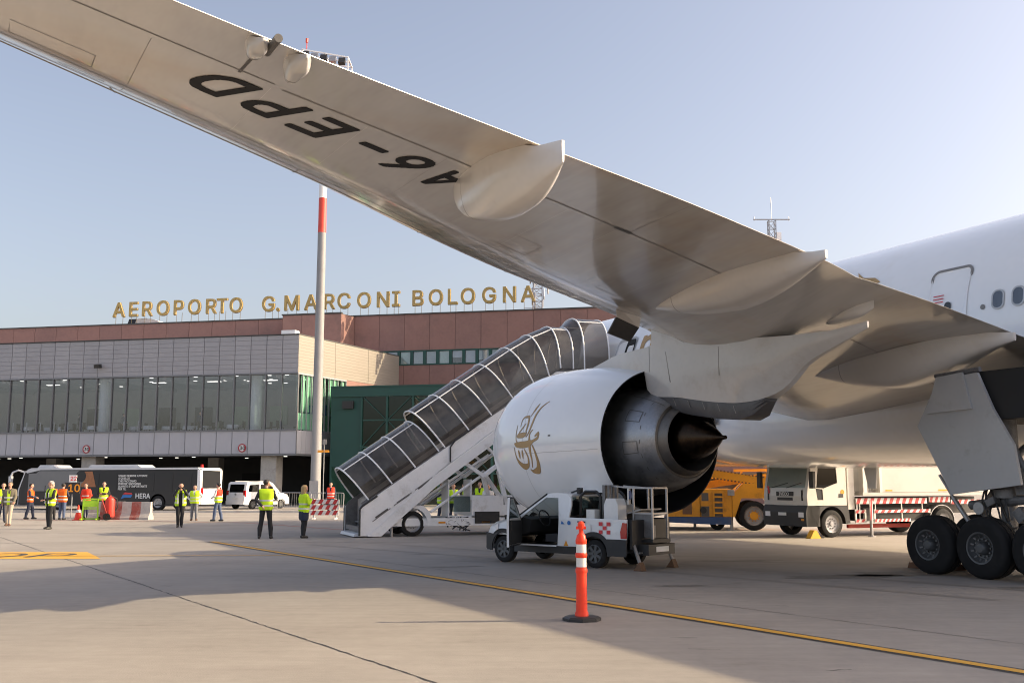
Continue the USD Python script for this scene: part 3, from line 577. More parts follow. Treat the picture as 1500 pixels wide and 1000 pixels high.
for sd in (1, -1):
    c = 5.89 * sd
    part(AC, 'bogie_beam', M().bar([GS[0] + .1, c, GZ + .05], [GS[2] - .1, c, GZ + .05], .22, .26), 'gear_metal')
    for s in GS: part(AC, 'axle', M().tube([s, c - .62, GZ], [s, c + .62, GZ], .08, 12), 'gear_metal')
    st = part(AC, 'gear_strut', M().tube([-6.17, c, .75], [-6.15, c - .05 * sd, 2.1], .15, 20).tube([-6.15, c - .05 * sd, 1.55], [-6.1, c - .1 * sd, 3.9], .23, 20).tube([-6.16, c, 1.5], [-6.16, c, 1.66], .28, 20), 'gear_metal', smooth=40)
    part(st, 'torque_link', M().bar([-5.9, c, .85], [-5.55, c, 1.25], .12, .06).bar([-5.55, c, 1.25], [-5.95, c, 1.75], .12, .06), 'gear_metal')
    part(st, 'side_brace', M().tube([-6.1, c, 1.9], [-4.6, c - .6 * sd, 3.5], .07, 12).tube([-6.1, c, 2.1], [-6.3, c - 2.4 * sd, 3.5], .08, 12), 'gear_metal')
    part(st, 'retract_actuator', M().tube([-5.3, c, .95], [-4.9, c, 1.5], .05, 10).tube([-4.9, c, 1.5], [-4.6, c, 1.95], .03, 10), 'steel')
    ho = M(); rr = random.Random(3)
    for k in range(9):
        a = np.array([-6.1 + rr.uniform(-.35, .35), c + sd * rr.uniform(.1, .28), rr.uniform(.7, 1.0)]); b = np.array([-6.1 + rr.uniform(-.2, .3), c + sd * rr.uniform(.12, .2), rr.uniform(1.8, 2.6)])
        mid = (a + b) / 2 + [rr.uniform(-.35, .35), .12 * sd, rr.uniform(-.1, .1)]; q = np.linspace(0, 1, 9)[:, None]; ho.path((1 - q) ** 2 * a + 2 * q * (1 - q) * mid + q * q * b, .018, 6)
    part(st, 'hydraulic_hoses', ho, 'black_plastic')
    for k in range(9): part(st, 'valve_block', M().box([-6.15 + rr.uniform(-.5, .75), c + sd * rr.uniform(.12, .26), .95 + .24 * k], (rr.uniform(.14, .34), .16, rr.uniform(.12, .26)), y=rr.uniform(0, 40)), 'gear_metal')
    part(st, 'trunnion', M().tube([-5.2, c, 3.2], [-7.4, c, 3.35], .14, 14).tube([-5.4, c + .1 * sd, 1.35], [-6.9, c + .1 * sd, 1.5], .09, 12).tube([-7.0, c, 1.0], [-6.3, c, 2.6], .07, 10), 'gear_metal')
    part(st, 'shackle', M().tube([-5.75, c + .12 * sd, 1.3], [-5.75, c + .34 * sd, 1.3], .12, 14), 'steel')
GD = [(-5.13, 3.86), (-6.05, 3.92), (-6.35, 3.2), (-6.75, 2.5), (-6.85, 1.75), (-5.3, 1.56), (-4.56, 2.94)]
gd = part(AC, 'gear_door', M().prism(GD, 6.35, 6.42), 'door_paint')
part(gd, 'door_upper_panel', M().prism([(-5.12, 3.9), (-5.75, 3.95), (-5.92, 3.22), (-4.86, 3.18)], 6.425, 6.47), 'door_paint')
part(gd, 'door_hinge', M().tube([-5.05, 6.38, 3.93], [-6.1, 6.38, 3.98], .05, 10), 'gear_metal')
part(gd, 'door_link', M().tube([-5.9, 6.36, 2.4], [-6.1, 5.95, 2.6], .03, 8), 'steel')
part(AC, 'wheel_well', M().span((-8.4, 2.9, 3.0), (-5.3, 6.25, 3.95)).flip(), 'dark_interior')
nz = M().tube([20.5, 0, .4], [20.6, 0, 2.8], .11, 14); ng = part(AC, 'nose_gear', nz, 'gear_metal')
for sd in (-1, 1):
    part(ng, 'nose_wheel', M().lathe([(-.17, .26), (-.18, .42), (-.1, .52), (.1, .52), (.18, .42), (.17, .26), (.1, .02)], 32, 'y', (20.5, .32 * sd, .53)).flip(), 'tyre', smooth=35)

# ================================================================ terminal buildings (shared local frame: x right along the front, y away, z up)
BO, BR = (-16.8, 80.0, 0), -12.3
rng = random.Random(11)
PT = 1.36
def side_x(y): return y * 3.15 / 15.3
# --- front block: glazed restaurant storey on columns
TB = thing('terminal_block', 'grey clad terminal block with a band of tall windows over a dark undercroft', 'building', BO, BR)
NB = 34
X0 = -PT * NB
for k in range(NB):
    xa, xb = -PT * (k + 1) + .02, -PT * k - .02
    m = M()
    for r in range(8): m.span((xa, 0, 10.36 + r * .372), (xb, .06, 10.36 + r * .372 + .356))
    part(TB, 'cladding_panel', m, 'cladding' if (k * 7) % 3 else 'cladding_b')
    part(TB, 'parapet_panel', M().span((xa, .0, 4.02), (xb, .22, 5.78)), 'parapet_panel')
    part(TB, 'window_pane', M().span((xa - .01, .10, 5.9), (xb + .01, .125, 10.2)), 'window_glass')
    part(TB, 'mullion', M().span((xb - .012, -.02, 5.82), (xb + .052, .2, 10.3)), 'mullion')
    part(TB, 'panel_fin', M().span((xb + .0, -.015, 3.95), (xb + .04, .2, 5.8)), 'mullion')
part(TB, 'window_sill', M().span((X0, -.06, 5.78), (0, .24, 5.9)), 'mullion')
part(TB, 'window_head', M().span((X0, -.04, 10.24), (0, .24, 10.355)), 'mullion')
part(TB, 'soffit_edge', M().span((X0, -.05, 3.86), (.02, .3, 4.0)), 'mullion')
part(TB, 'cladding_backing', M().span((X0, .075, 10.36), (-.03, .25, 13.3)), 'cladding_gap')
part(TB, 'backing_wall', M().span((X0, .26, 10.3), (-.05, .4, 13.25)).span((X0, .26, 3.9), (-.05, .4, 5.8)), 'interior_wall')
part(TB, 'roof_coping', M().span((X0, -.06, 13.34), (.04, .35, 13.42)), 'coping')
part(TB, 'roof', M().prism([(X0, .3), (0, .3), (3.1, 15.2), (X0, 15.2)], 13.2, 13.33, 'z'), 'interior_wall')
part(TB, 'roof_vent', M().span((-1.9, .8, 13.33), (-.7, 1.6, 13.85)), 'stair_white')
part(TB, 'floor_slab', M().prism([(X0, .42), (-.05, .42), (3., 15), (X0, 15)], 5.3, 5.72, 'z'), 'interior_floor')
part(TB, 'ceiling', M().prism([(X0, .42), (-.05, .42), (3., 15), (X0, 15)], 10.34, 10.5, 'z'), 'ceiling')
part(TB, 'inner_wall', M().span((X0, 11, 5.7), (1.9, 11.2, 10.3)), 'interior_wall')
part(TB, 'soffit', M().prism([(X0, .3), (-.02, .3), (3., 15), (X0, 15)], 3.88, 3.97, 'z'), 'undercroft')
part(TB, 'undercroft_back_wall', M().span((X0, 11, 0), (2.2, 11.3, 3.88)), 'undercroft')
for xa, xb in ((-10, -7.5), (-22, -19.2)): part(TB, 'undercroft_door', M().span((xa, 10.9, 0), (xb, 11, 2.6)), 'dark_interior')
for x in (-2.5, -18.4, -34.3): part(TB, 'column', M().span((x - .65, .5, 0), (x + .65, 1.7, 3.88)), 'concrete')
for x in (-10.5, -26.3): part(TB, 'column', M().span((x - .5, 6.5, 0), (x + .5, 7.5, 3.88)), 'concrete')
for x in (-17.9, -4.3, -30.5): part(TB, 'interior_column', M().tube((x, 1.6, 5.72), (x, 1.6, 10.34), .48, 20), 'column_pale')
for k in range(9):
    part(TB, 'ceiling_beam', M().span((X0 + 4 + 5 * k, .8, 10.05), (X0 + 4.35 + 5 * k, 11, 10.34)), 'ceiling')
for k in range(7): part(TB, 'notice_panel', M().span((-26 + 3.7 * k, 10.9, 6.9), (-24.3 + 3.7 * k, 10.98, 8.6)), rng.choice(['red_sign', 'blue_label', 'concrete', 'chair_dark', 'green_blind']))
for k in range(26):
    x = -1.5 - 1.35 * (k % 20) - rng.uniform(0, .6); part(TB, 'ceiling_lamp', M().tube((x, 1.5 + 3.1 * (k % 3), 10.31), (x, 1.5 + 3.1 * (k % 3), 10.335), .16, 12), 'lit_lamp')
for k in range(12): part(TB, 'undercroft_lamp', M().tube((-2 - 2.7 * k, 2.5 + 2 * (k % 3), 3.84), (-2 - 2.7 * k, 2.5 + 2 * (k % 3), 3.87), .14, 12), 'lit_lamp')
for k in range(10):
    x = -2.2 - 2.6 * k
    for y in (5.2,): part(TB, 'ceiling_light_panel', M().span((x - .6, y - .15, 10.30), (x + .6, y + .15, 10.33)), 'lit_lamp')
# tables and chairs seen through the glass
for k in range(16):
    x = -1.8 - k * 1.55 + rng.uniform(-.3, .3); y = rng.uniform(1.2, 3.2)
    if k > 1 and rng.random() < .75:
        q = part(TB, 'dining_table', M().tube((x, y, 6.36), (x, y, 6.4), .5, 16).tube((x, y, 5.72), (x, y, 6.36), .05, 8), 'chair_dark'); part(q, 'table_cloth', M().lathe([(6.1, .56), (6.3, .53), (6.41, .52), (6.412, 0)], 16, 'z', (x, y, 0)), 'table_cloth')
    for dx in (-.75, .72):
        part(TB, 'dining_chair', M().span((x + dx - .22, y - .22, 6.15), (x + dx + .22, y + .22, 6.2)).span((x + dx + (.2 if dx > 0 else -.24), y - .22, 6.2), (x + dx + (.24 if dx > 0 else -.2), y + .22, 6.7)).span((x + dx - .2, y - .2, 5.72), (x + dx - .16, y - .16, 6.15)).span((x + dx + .16, y + .16, 5.72), (x + dx + .2, y + .2, 6.15)), 'chair_dark')
for k in range(10): part(TB, 'queue_post', M().tube((-26 + k * 1.3, .9, 5.72), (-26 + k * 1.3, .9, 6.75), .04, 8), 'stair_white')
# slanted sunlit return wall
sd = np.array([3.15, 15.3]) / math.hypot(3.15, 15.3); LW = math.hypot(3.15, 15.3)
def swall(name, a, b, z0, z1, t, m, off=0.):   # a plank of the return wall between distances a and b from the corner
    n = np.array([sd[1], -sd[0]]); p, q = sd * a + n * off, sd * b + n * off
    return part(TB, name, M().prism(Polygon([p, q, q - n * t, p - n * t]), z0, z1, 'z'), m)
for r in range(12):
    for c in range(3): swall('side_cladding_plank', .02 + c * 5.15, 5.13 + c * 5.15 if c < 2 else LW, 10.36 + r * .248, 10.36 + r * .248 + .238, .2, 'side_cladding')
swall('side_coping', -.05, LW, 13.335, 13.42, .3, 'coping', .03)
for c in range(11):
    a = .06 + c * .62
    swall('side_pane', a, a + .60, 5.9, 10.2, .03, 'pale_green_glass', -.06); swall('side_mullion', a + .595, a + .625, 5.85, 10.28, .12, 'cladding_b', .03)
    swall('side_parapet_panel', a, a + .6, 4.02, 5.82, .2, 'parapet_panel')
    swall('window_blind', a + .02, a + (.5 if c % 3 else .3), 7.3, 10.2, .02, 'green_blind', -.15)
swall('side_blind_lower', .2, 6.5, 5.9, 7.2, .02, 'green_blind', -.17)
swall('side_wall_lower', 6.9, LW, 0, 10.34, .3, 'terracotta'); swall('side_wall_top_backing', .1, LW, 10.3, 13.3, .1, 'interior_wall', -.25)
swall('side_window_head', 0, 6.9, 10.22, 10.35, .22, 'cladding_b', .02); swall('side_soffit_edge', 0, 6.9, 3.86, 4.0, .25, 'mullion', .02)
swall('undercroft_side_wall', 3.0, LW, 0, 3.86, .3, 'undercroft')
cb = thing('security_camera', 'small dark camera fixed to the grey cladding above the windows', 'camera', BO, BR)
part(cb, 'housing', M().box((-17.46, -.35, 11.2), (.5, .34, .3), x=12), 'black_plastic'); part(cb, 'bracket', M().span((-17.5, -.2, 11.15), (-17.42, 0, 11.22)), 'black_plastic')
def ring_sign(x, label):
    t = thing('speed_sign', label, 'sign', BO, BR, 'round thirty signs on the terminal parapet')
    part(t, 'sign_plate', M().prism(Point(x, 4.47).buffer(.30, quad_segs=12), -.06, -.035), 'plate_white'); part(t, 'red_ring', M().prism(Point(x, 4.47).buffer(.335, quad_segs=12).difference(Point(x, 4.47).buffer(.25, quad_segs=12)), -.075, -.04), 'red_sign')
    part(t, 'sign_number', M().text('30', .26, (x - .2, -.072, 4.34), (1, 0, 0), (0, 0, 1), .003), 'letter_black')
ring_sign(-18.29, 'left round red and white thirty sign on the pale parapet above the bus front'); ring_sign(-4.52, 'right round red and white thirty sign on the pale parapet above the white van')

# --- main brown building behind
MB = thing('main_terminal', 'long reddish brown terminal building with a flat roof carrying gold letters', 'building', BO, BR)
PW = 2.45
def brown_panel(xa, xb, y, z0, z1, k): part(MB, 'facade_panel', M().span((xa + .015, y, z0), (xb - .015, y + .2, z1)), 'terracotta' if (k * 5) % 3 else 'terracotta_b')
xs = [-1.32 + PW * i for i in range(-26, 18)]
for k, x in enumerate(xs):
    if x + PW <= -7.7 + .3 or x >= -1.4: brown_panel(x, x + PW, 15.4, 13.9, 17.25, k)
    if x > -1.4: brown_panel(x, x + PW, 15.4, 2.0, 12.5, k + 1)
for k, (xa, xb) in enumerate([(-7.68, -5.73), (-5.73, -3.78), (-3.78, -1.84)]): brown_panel(xa, xb, 13.3, 13.3, 17.2, k)
part(MB, 'bay_side_wall', M().prism([(-1.845, 13.3), (-1.33, 15.4), (-1.6, 15.4), (-2.1, 13.4)], 13.3, 17.2, 'z'), 'terracotta')
part(MB, 'bay_side_wall', M().span((-7.7, 13.5, 13.3), (-7.5, 15.4, 17.2)), 'terracotta_b')
part(MB, 'bay_roof', M().prism([(-7.7, 13.3), (-1.84, 13.3), (-1.3, 15.4), (-7.7, 15.4)], 17.2, 17.24, 'z'), 'coping')
part(MB, 'wall_core', M().span((-66, 15.62, 0), (41.7, 40, 17.2)), 'terracotta')
part(MB, 'roof_coping', M().span((-66, 15.33, 17.25), (41.8, 15.9, 17.37)), 'coping'); part(MB, 'bay_coping', M().span((-7.75, 13.24, 17.25), (-1.8, 13.6, 17.36)), 'coping')
part(MB, 'window_band', M().span((-1.3, 15.52, 12.5), (41.7, 15.62, 13.9)), 'dark_interior')
part(MB, 'window_frame', M().span((-1.3, 15.36, 12.5), (41.7, 15.5, 12.62)).span((-1.3, 15.36, 13.78), (41.7, 15.5, 13.9)), 'green_paint')
for k in range(33):
    x = .6 + k * 1.245
    part(MB, 'window_post', M().span((x - .14, 15.35, 12.62), (x + .14, 15.5, 13.78)), 'green_paint')
    w = part(MB, 'window', M().span((x + .15, 15.48, 12.64), (x + 1.095, 15.5, 13.76)), 'window_glass')
    part(w, 'blind', M().span((x + .16, 15.505, 12.64 + rng.choice([0, 0, .25, .5])), (x + 1.08, 15.515, 13.76)), rng.choice(['blind_white', 'green_blind', 'interior_wall', 'blind_white']))
part(MB, 'lightning_rod', M().tube((22.3, 15.6, 17.3), (22.3, 15.6, 18.8), .03, 6), 'pole_grey')
# roof letters
RS = thing('rooftop_sign', 'row of gold block letters on thin posts along the brown roof edge', 'sign', BO, BR)
for ch, x in zip('AEROPORTOG.MARCONIBOLOGNA', [-26.26, -24.63, -23.13, -21.42, -19.7, -18.01, -16.21, -15.05, -13.58, -10.19, -9.19, -7.76, -5.8, -3.93, -2.46, -0.47, 1.43, 2.71, 4.85, 6.58, 8.22, 9.66, 11.67, 13.58, 15.32]):
    m = meshkit.text_mesh(ch, 1.38, .14, True); v = np.array(m.vertices); c = (v[:, 0].min() + v[:, 0].max()) / 2; w = v[:, 0].max() - v[:, 0].min(); xs_ = 1.02
    yb = 15.5 if not -7.9 < x < -1.7 else 15.45
    q = part(RS, 'roof_letter', M().add(np.stack([x + (v[:, 0] - c) * xs_, yb - v[:, 2], 18.12 + v[:, 1]], 1), m.faces), 'sign_gold')
    mb = M().add(np.stack([x + .0 + (v[:, 0] - c) * xs_ * 1.04, yb - v[:, 2] * .5 + .08, 18.09 + v[:, 1] * 1.035], 1), m.faces); part(q, 'letter_back', mb, 'sign_edge')
    for dx in ((-.3, .3) if w > .6 else (0,)): part(RS, 'sign_post', M().tube((x + dx * w, yb + .1, 17.2), (x + dx * w, yb + .1, 18.3), .022, 6), 'sign_edge')
fl = thing('roof_floodlight_box', 'white roof unit with two dark slanted panels left of the gold letters', 'roof unit', BO, BR)
part(fl, 'casing', M().prism([(-25.2, 17.3), (-22.2, 17.3), (-22.6, 17.75), (-23.4, 18.0), (-25.0, 18.05)], 16.6, 18), 'stair_white')
part(fl, 'dark_panel', M().box((-25.6, 16.9, 17.75), (1.0, .1, .75), x=-25), 'black_plastic'); part(fl, 'dark_panel', M().box((-24.55, 16.85, 17.76), (.95, .1, .75), x=-25), 'black_plastic')
# --- dark green glazed hall
GH = thing('glass_hall', 'low dark green steel hall with cross-braced glazing between the terminal and the stairs', 'building', BO, BR)
part(GH, 'fascia', M().span((1.85, 2.25, 8.55), (24, 2.5, 9.35)).span((1.85, 2.2, 9.3), (24, 2.5, 9.4)), 'green_paint')
part(GH, 'roof', M().span((1.85, 2.5, 9.2), (24, 13, 9.35)), 'green_paint')
part(GH, 'end_wall', M().span((1.85, 2.4, 0), (2.0, 13, 9.2)).span((2.0, 2.4, 3.0), (4.4, 2.5, 8.55)), 'green_paint')
part(GH, 'loudspeaker_box', M().span((2.9, 2.1, 7.6), (3.8, 2.4, 8.2)), 'black_plastic')
xg = [4.45 + 2.13 * k for k in range(10)]
for k, x in enumerate(xg):
    part(GH, 'post', M().span((x - .08, 2.3, 0), (x + .08, 2.5, 8.55)), 'green_paint')
    if k == 9: break
    for r, (z0, z1) in enumerate([(6.72, 8.55), (4.6, 6.62), (2.5, 4.5), (.1, 2.4)]):
        part(GH, 'pane', M().span((x + .09, 2.42, z0), (x + 2.04, 2.44, z1)), 'green_glass')
        if r < 3:
            a = ((x + .09, 2.36, z0), (x + 2.04, 2.36, z1)) if (k + r) % 2 else ((x + .09, 2.36, z1), (x + 2.04, 2.36, z0)); part(GH, 'brace', M().bar(a[0], a[1], .06), 'green_paint')
        if x > 11: part(GH, 'rear_pane', M().span((x + .09, 12.9, z0), (x + 2.04, 12.93, z1)), 'frosted')
    for z in (2.45, 4.55, 6.67): part(GH, 'transom', M().span((x + .08, 2.33, z - .05), (x + 2.05, 2.47, z + .05)), 'green_paint')
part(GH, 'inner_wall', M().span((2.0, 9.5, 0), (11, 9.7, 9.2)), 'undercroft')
part(GH, 'inner_lamp', M().span((8, 4, 8.5), (9.2, 4.4, 8.53)).span((12, 6, 8.5), (13.2, 6.4, 8.53)), 'stair_white')

# ================================================================ masts
LM = thing('light_mast', 'tall grey floodlight mast with a red band, rising behind the wing', 'mast', (-13.4, 70.5, 0))
part(LM, 'shaft', M().tube((0, 0, 0), (0, 0, 19.2), .36, 20, .285), 'pole_grey', smooth=40); part(LM, 'red_band', M().tube((0, 0, 19.2), (0, 0, 21.7), .288, 20, .278), 'pole_red', smooth=40); part(LM, 'white_band', M().tube((0, 0, 21.7), (0, 0, 24.2), .28, 20, .27), 'pole_white', smooth=40); part(LM, 'upper_shaft', M().tube((0, 0, 24.2), (0, 0, 31.3), .27, 20, .24), 'pole_red', smooth=40)
hf = M()
for a, b in [((-1.6, -.9), (1.7, -.9)), ((1.7, -.9), (1.7, .9)), ((1.7, .9), (-1.6, .9)), ((-1.6, .9), (-1.6, -.9)), ((-1.6, 0), (1.7, 0)), ((0, -.9), (0, .9))]:
    for z in (31.15, 32.1): hf.bar((*a, z - .18 * a[0]), (*b, z - .18 * b[0]), .09)
for a in [(-1.6, -.9), (1.7, -.9), (1.7, .9), (-1.6, .9), (0, -.9), (0, .9)]: hf.bar((*a, 31.15 - .18 * a[0]), (*a, 32.1 - .18 * a[0]), .09)
part(LM, 'head_frame', hf, 'stair_white')
for k in range(5): part(LM, 'floodlight', M().box((-1.3 + .65 * k, -1.05, 31.65 - .18 * (-1.3 + .65 * k)), (.48, .3, .5), x=-25), 'steel' if k % 2 else 'black_plastic')
part(LM, 'obstruction_light', M().tube((-1.45, 0, 32.3), (-1.45, 0, 33.5), .03, 6).tube((-1.45, 0, 33.3), (-1.45, 0, 33.6), .09, 10), 'pole_red')
part(LM, 'control_box', M().span((-.3, -.62, .7), (.3, -.36, 1.9)), 'pole_grey'); part(LM, 'base_plate', M().span((-.6, -.6, 0), (.6, .6, .12)), 'concrete')
def lattice(path, x, y, z0, z1, w, n, r, m):
    g = M(); q = [(-w, -w), (w, -w), (w, w), (-w, w)]; h = (z1 - z0) / n
    for i in range(4):
        a, b = q[i], q[(i + 1) % 4]; g.bar((x + a[0], y + a[1], z0), (x + a[0], y + a[1], z1), r * 1.6)
        for k in range(n):
            za, zb = z0 + k * h, z0 + (k + 1) * h
            g.bar((x + a[0], y + a[1], za), (x + b[0], y + b[1], zb), r); g.bar((x + a[0], y + a[1], zb), (x + b[0], y + b[1], zb), r)
    part(path, 'lattice_frame', g, m)
A1 = thing('antenna_mast', 'short lattice mast crowded with antennas behind the last gold letter', 'antenna', (2.6, 102, 0))
lattice(A1, 0, 0, 17.2, 22.6, .45, 8, .05, 'steel')
for k in range(18):
    a, z, l = rng.uniform(0, 6.28), rng.uniform(18.5, 22.3), rng.uniform(.5, 1.3); c = np.array([math.cos(a), math.sin(a) * .6, 0]) * l
    part(A1, 'antenna', M().tube(c + [0, 0, z - .35], c + [0, 0, z + .45], rng.choice([.04, .07, .1]), 8).bar((0, 0, z), c + [0, 0, z], .035), rng.choice(['steel', 'stair_white', 'joint_grey']))
part(A1, 'dish', M().lathe([(0, 0.02), (.05, .3), (.12, .42)], 20, 'y', (.5, -.6, 18.1)), 'stair_white')
part(A1, 'crossarm', M().bar((-1.4, 0, 22.2), (.2, 0, 22.2), .05).bar((-1.4, 0, 21.2), (.2, 0, 21.2), .05).bar((-1.4, 0, 19.2), (.2, 0, 19.2), .05), 'steel')
A2 = thing('radio_mast', 'distant lattice mast with a crossbar antenna above the wing', 'antenna', (29.9, 115, 0))
lattice(A2, 0, 0, 0, 31.6, .38, 32, .06, 'steel')
part(A2, 'crossbar', M().bar((-2.1, 0, 31.75), (2.1, 0, 31.75), .12), 'steel')
for x in (-2.0, 0, 2.0): part(A2, 'dipole', M().tube((x, 0, 31.6), (x, 0, 32.1 if x else 34.4), .035, 6), 'steel')
part(A2, 'side_panel', M().span((.5, -.3, 28.5), (1.0, .1, 30.2)), 'stair_white')

# ================================================================ ground vehicles and gear
def car_wheel(T, c, R, w, side, spokes=7, hub='rim_grey', name='wheel'):
    W = part(T, name, M().lathe([(-w / 2, R * .62), (-w / 2 - .005, R * .8), (-w / 2 + .02, R * .96), (-w * .3, R), (w * .3, R), (w / 2 - .02, R * .96), (w / 2 + .005, R * .8), (w / 2, R * .62)], 36, 'y', c).flip(), 'tyre', smooth=35)
    o = side * w * .5; m = M().lathe([(o + side * .004, R * .66), (o - side * .012, R * .60), (o - side * .05, R * .55), (o - side * .06, R * .2), (o - side * .02, R * .16), (o - side * .015, 0)], 30, 'y', c)
    part(W, 'rim', m if side < 0 else m.flip(), 'steel' if not spokes else 'joint_dark', smooth=35); s = M(); x, y, z = c
    for k in range(spokes):
        a = 2 * math.pi * k / spokes; s.bar((x + R * .1 * math.cos(a), y + o - side * .018, z + R * .1 * math.sin(a)), (x + R * .6 * math.cos(a), y + o - side * .012, z + R * .6 * math.sin(a)), R * .2, .02, up=(0, 1, 0))
    if spokes:
        m = M().lathe([(o - side * .0, R * .64), (o + side * .004, R * .6), (o - side * .02, R * .54)], 30, 'y', c); s.f += []; s.add(*(m if side < 0 else m.flip()).mesh()); part(W, 'hubcap', s, hub)
    else:
        for k in range(10):
            a = 2 * math.pi * k / 10; s.tube((x + R * .36 * math.cos(a), y + o - side * .06, z + R * .36 * math.sin(a)), (x + R * .36 * math.cos(a), y + o - side * .03, z + R * .36 * math.sin(a)), R * .045, 6)
        part(W, 'wheel_nuts', s, hub)
    return W

# ---------------- pickup with work platform (x forward, y to the near side)
PK = thing('pickup_truck', 'small white service pickup with its driver door open under the engine', 'pickup', (1.294, 23.525, 0), 139.1)
def tumble(v):
    v = v.copy(); k = np.clip((v[:, 2] - .95) / .6, 0, 1); v[:, 1] *= 1 - .17 * k - .12 * np.clip((v[:, 0] - 1.3) / .5, 0, 1) ** 2; return v
arch = lambda x, r: Point(x, .31).buffer(r, quad_segs=10)
side_out = Polygon([(-2.1, .34), (-2.12, 1.03), (-.60, 1.045), (-.63, 1.3), (-.60, 1.46), (-.46, 1.55), (-.1, 1.56), (.1, 1.53), (.45, 1.3), (.86, 1.03), (1.1, .985), (1.5, .9), (1.72, .79), (1.84, .62), (1.84, .36), (1.6, .28), (-1.9, .28)]).segmentize(.12)
door_o = Polygon([(-.30, .42), (-.33, 1.0), (-.24, 1.46), (.10, 1.465), (.42, 1.25), (.80, .98), (.82, .42)]).buffer(.03).buffer(-.03)
winF = Polygon([(-.25, 1.03), (-.18, 1.45), (.08, 1.455), (.40, 1.24), (.68, 1.03)])
for sg in (1, -1):
    sp = side_out.difference(unary_union([arch(1.28, .37), arch(-1.28, .37)])); sp = sp.difference(door_o if sg > 0 else winF)
    part(PK, 'body_side', M().prism(sp, .77 * sg, .81 * sg).warp(tumble), 'white_paint')
    blk = unary_union([sbox(-2.11, .27, 1.84, .43), arch(1.28, .45), arch(-1.28, .45), Polygon([(-2.13, .3), (-2.13, .62), (-1.0, .62), (-.9, .3)]), Polygon([(1.5, .27), (1.5, .62), (1.86, .66), (1.86, .3)])]).difference(unary_union([arch(1.28, .36), arch(-1.28, .36)])).intersection(Polygon([(-2.14, .26), (-2.14, 1.0), (1.87, 1.0), (1.87, .26)]))
    if sg > 0: blk = blk.difference(sbox(-.29, .41, .82, 1.2))
    part(PK, 'lower_cladding', M().prism(blk, .805 * sg, .835 * sg).warp(tumble), 'black_plastic')
    part(PK, 'rear_lamp', M().prism(Polygon([(-2.125, .64), (-2.13, .96), (-2.03, .97), (-1.97, .78), (-1.98, .64)]), .80 * sg, .822 * sg), 'lamp_red')
    for x in (1.28, -1.28): car_wheel(PK, (x, .70 * sg, .30), .30, .19, sg)
    part(PK, 'headlamp', M().prism(Polygon([(1.45, .70), (1.45, .86), (1.68, .80), (1.8, .68)]), .70 * sg, .80 * sg).warp(tumble), 'lamp_clear')
part(PK, 'door_glass', M().prism(winF, -.79, -.78).warp(tumble), 'car_glass')
part(PK, 'bonnet', M().prism(Polygon([(.86, 1.025), (1.1, .98), (1.5, .895), (1.72, .785), (1.83, .62), (.86, .62)]).segmentize(.2), -.775, .775).warp(tumble), 'white_paint')
part(PK, 'front_bumper', M().prism([(1.6, .29), (1.86, .36), (1.87, .6), (1.6, .62)], -.76, .76).warp(tumble), 'black_plastic')
part(PK, 'floor_pan', M().span((-2.08, -.76, .34), (1.6, .76, .40)).span((-2.0, -.74, .62), (-.62, .74, .66)), 'black_plastic')
part(PK, 'roof', M().prism([(-.60, 1.52), (-.46, 1.555), (-.1, 1.575), (.1, 1.54), (.1, 1.50), (-.58, 1.48)], -.66, .66), 'white_paint')
part(PK, 'windscreen', M().grid([[[.10, -.63, 1.53], [.10, .63, 1.53]], [[.84, -.74, 1.03], [.84, .74, 1.03]]]), 'car_glass')
for sg in (1, -1): part(PK, 'windscreen_pillar', M().bar((.09, .65 * sg, 1.53), (.86, .765 * sg, 1.02), .06), 'black_plastic')
part(PK, 'rear_bulkhead', M().span((-.60, -.74, .4), (-.56, .74, 1.08)), 'dark_interior'); part(PK, 'rear_window', M().span((-.595, -.62, 1.08), (-.585, .62, 1.48)), 'car_glass')
part(PK, 'dashboard', M().prism([(.55, .7), (.5, .98), (.82, 1.03), (.85, .6)], -.74, .74), 'dark_interior')
sw = M(); a = np.linspace(0, 2 * np.pi, 21); sw.path(np.stack([.42 + .07 * np.sin(a), .36 + .18 * np.cos(a), 1.0 + .17 * np.sin(a)], 1), .016, 6); sw.bar((.42, .2, 1.0), (.42, .52, 1.0), .03); sw.tube((.43, .36, 1.0), (.62, .36, .92), .03)
part(PK, 'steering_wheel', sw, 'black_plastic')
for y in (.36, -.36):
    q = part(PK, 'seat', M().box((-.05, y, .58), (.5, .48, .16)).box((-.34, y, .92), (.14, .46, .6), y=-12), 'seat_cloth'); part(q, 'headrest', M().box((-.42, y, 1.30), (.1, .26, .18), y=-10), 'seat_cloth')
part(PK, 'sill', M().span((-.31, .70, .38), (.84, .83, .44)), 'white_paint')
# open driver door seen from its inner side
dr = M(); a = math.radians(-63)
Rz = np.array([[math.cos(a), -math.sin(a)], [math.sin(a), math.cos(a)]])
def hinge(v): v = v.copy(); v[:, :2] = v[:, :2] @ Rz.T + [.81, .80]; return v
dl = Polygon([(0, .42), (-1.12, .42), (-1.14, 1.0), (-1.04, 1.47), (-.72, 1.475), (-.38, 1.25), (0, .98)]); dw = Polygon([(-1.07, 1.02), (-.99, 1.42), (-.73, 1.43), (-.41, 1.22), (-.12, 1.02)])
DD = part(PK, 'driver_door', M().prism(dl.difference(dw), -.05, 0).warp(hinge), 'white_paint', label='driver door standing open')
part(DD, 'door_trim', M().prism(Polygon([(-.05, .47), (-1.07, .47), (-1.09, .99), (-.05, .96)]), -.085, -.052).warp(hinge), 'dark_interior'); part(DD, 'door_window', M().prism(dw, -.03, -.025).warp(hinge), 'car_glass')
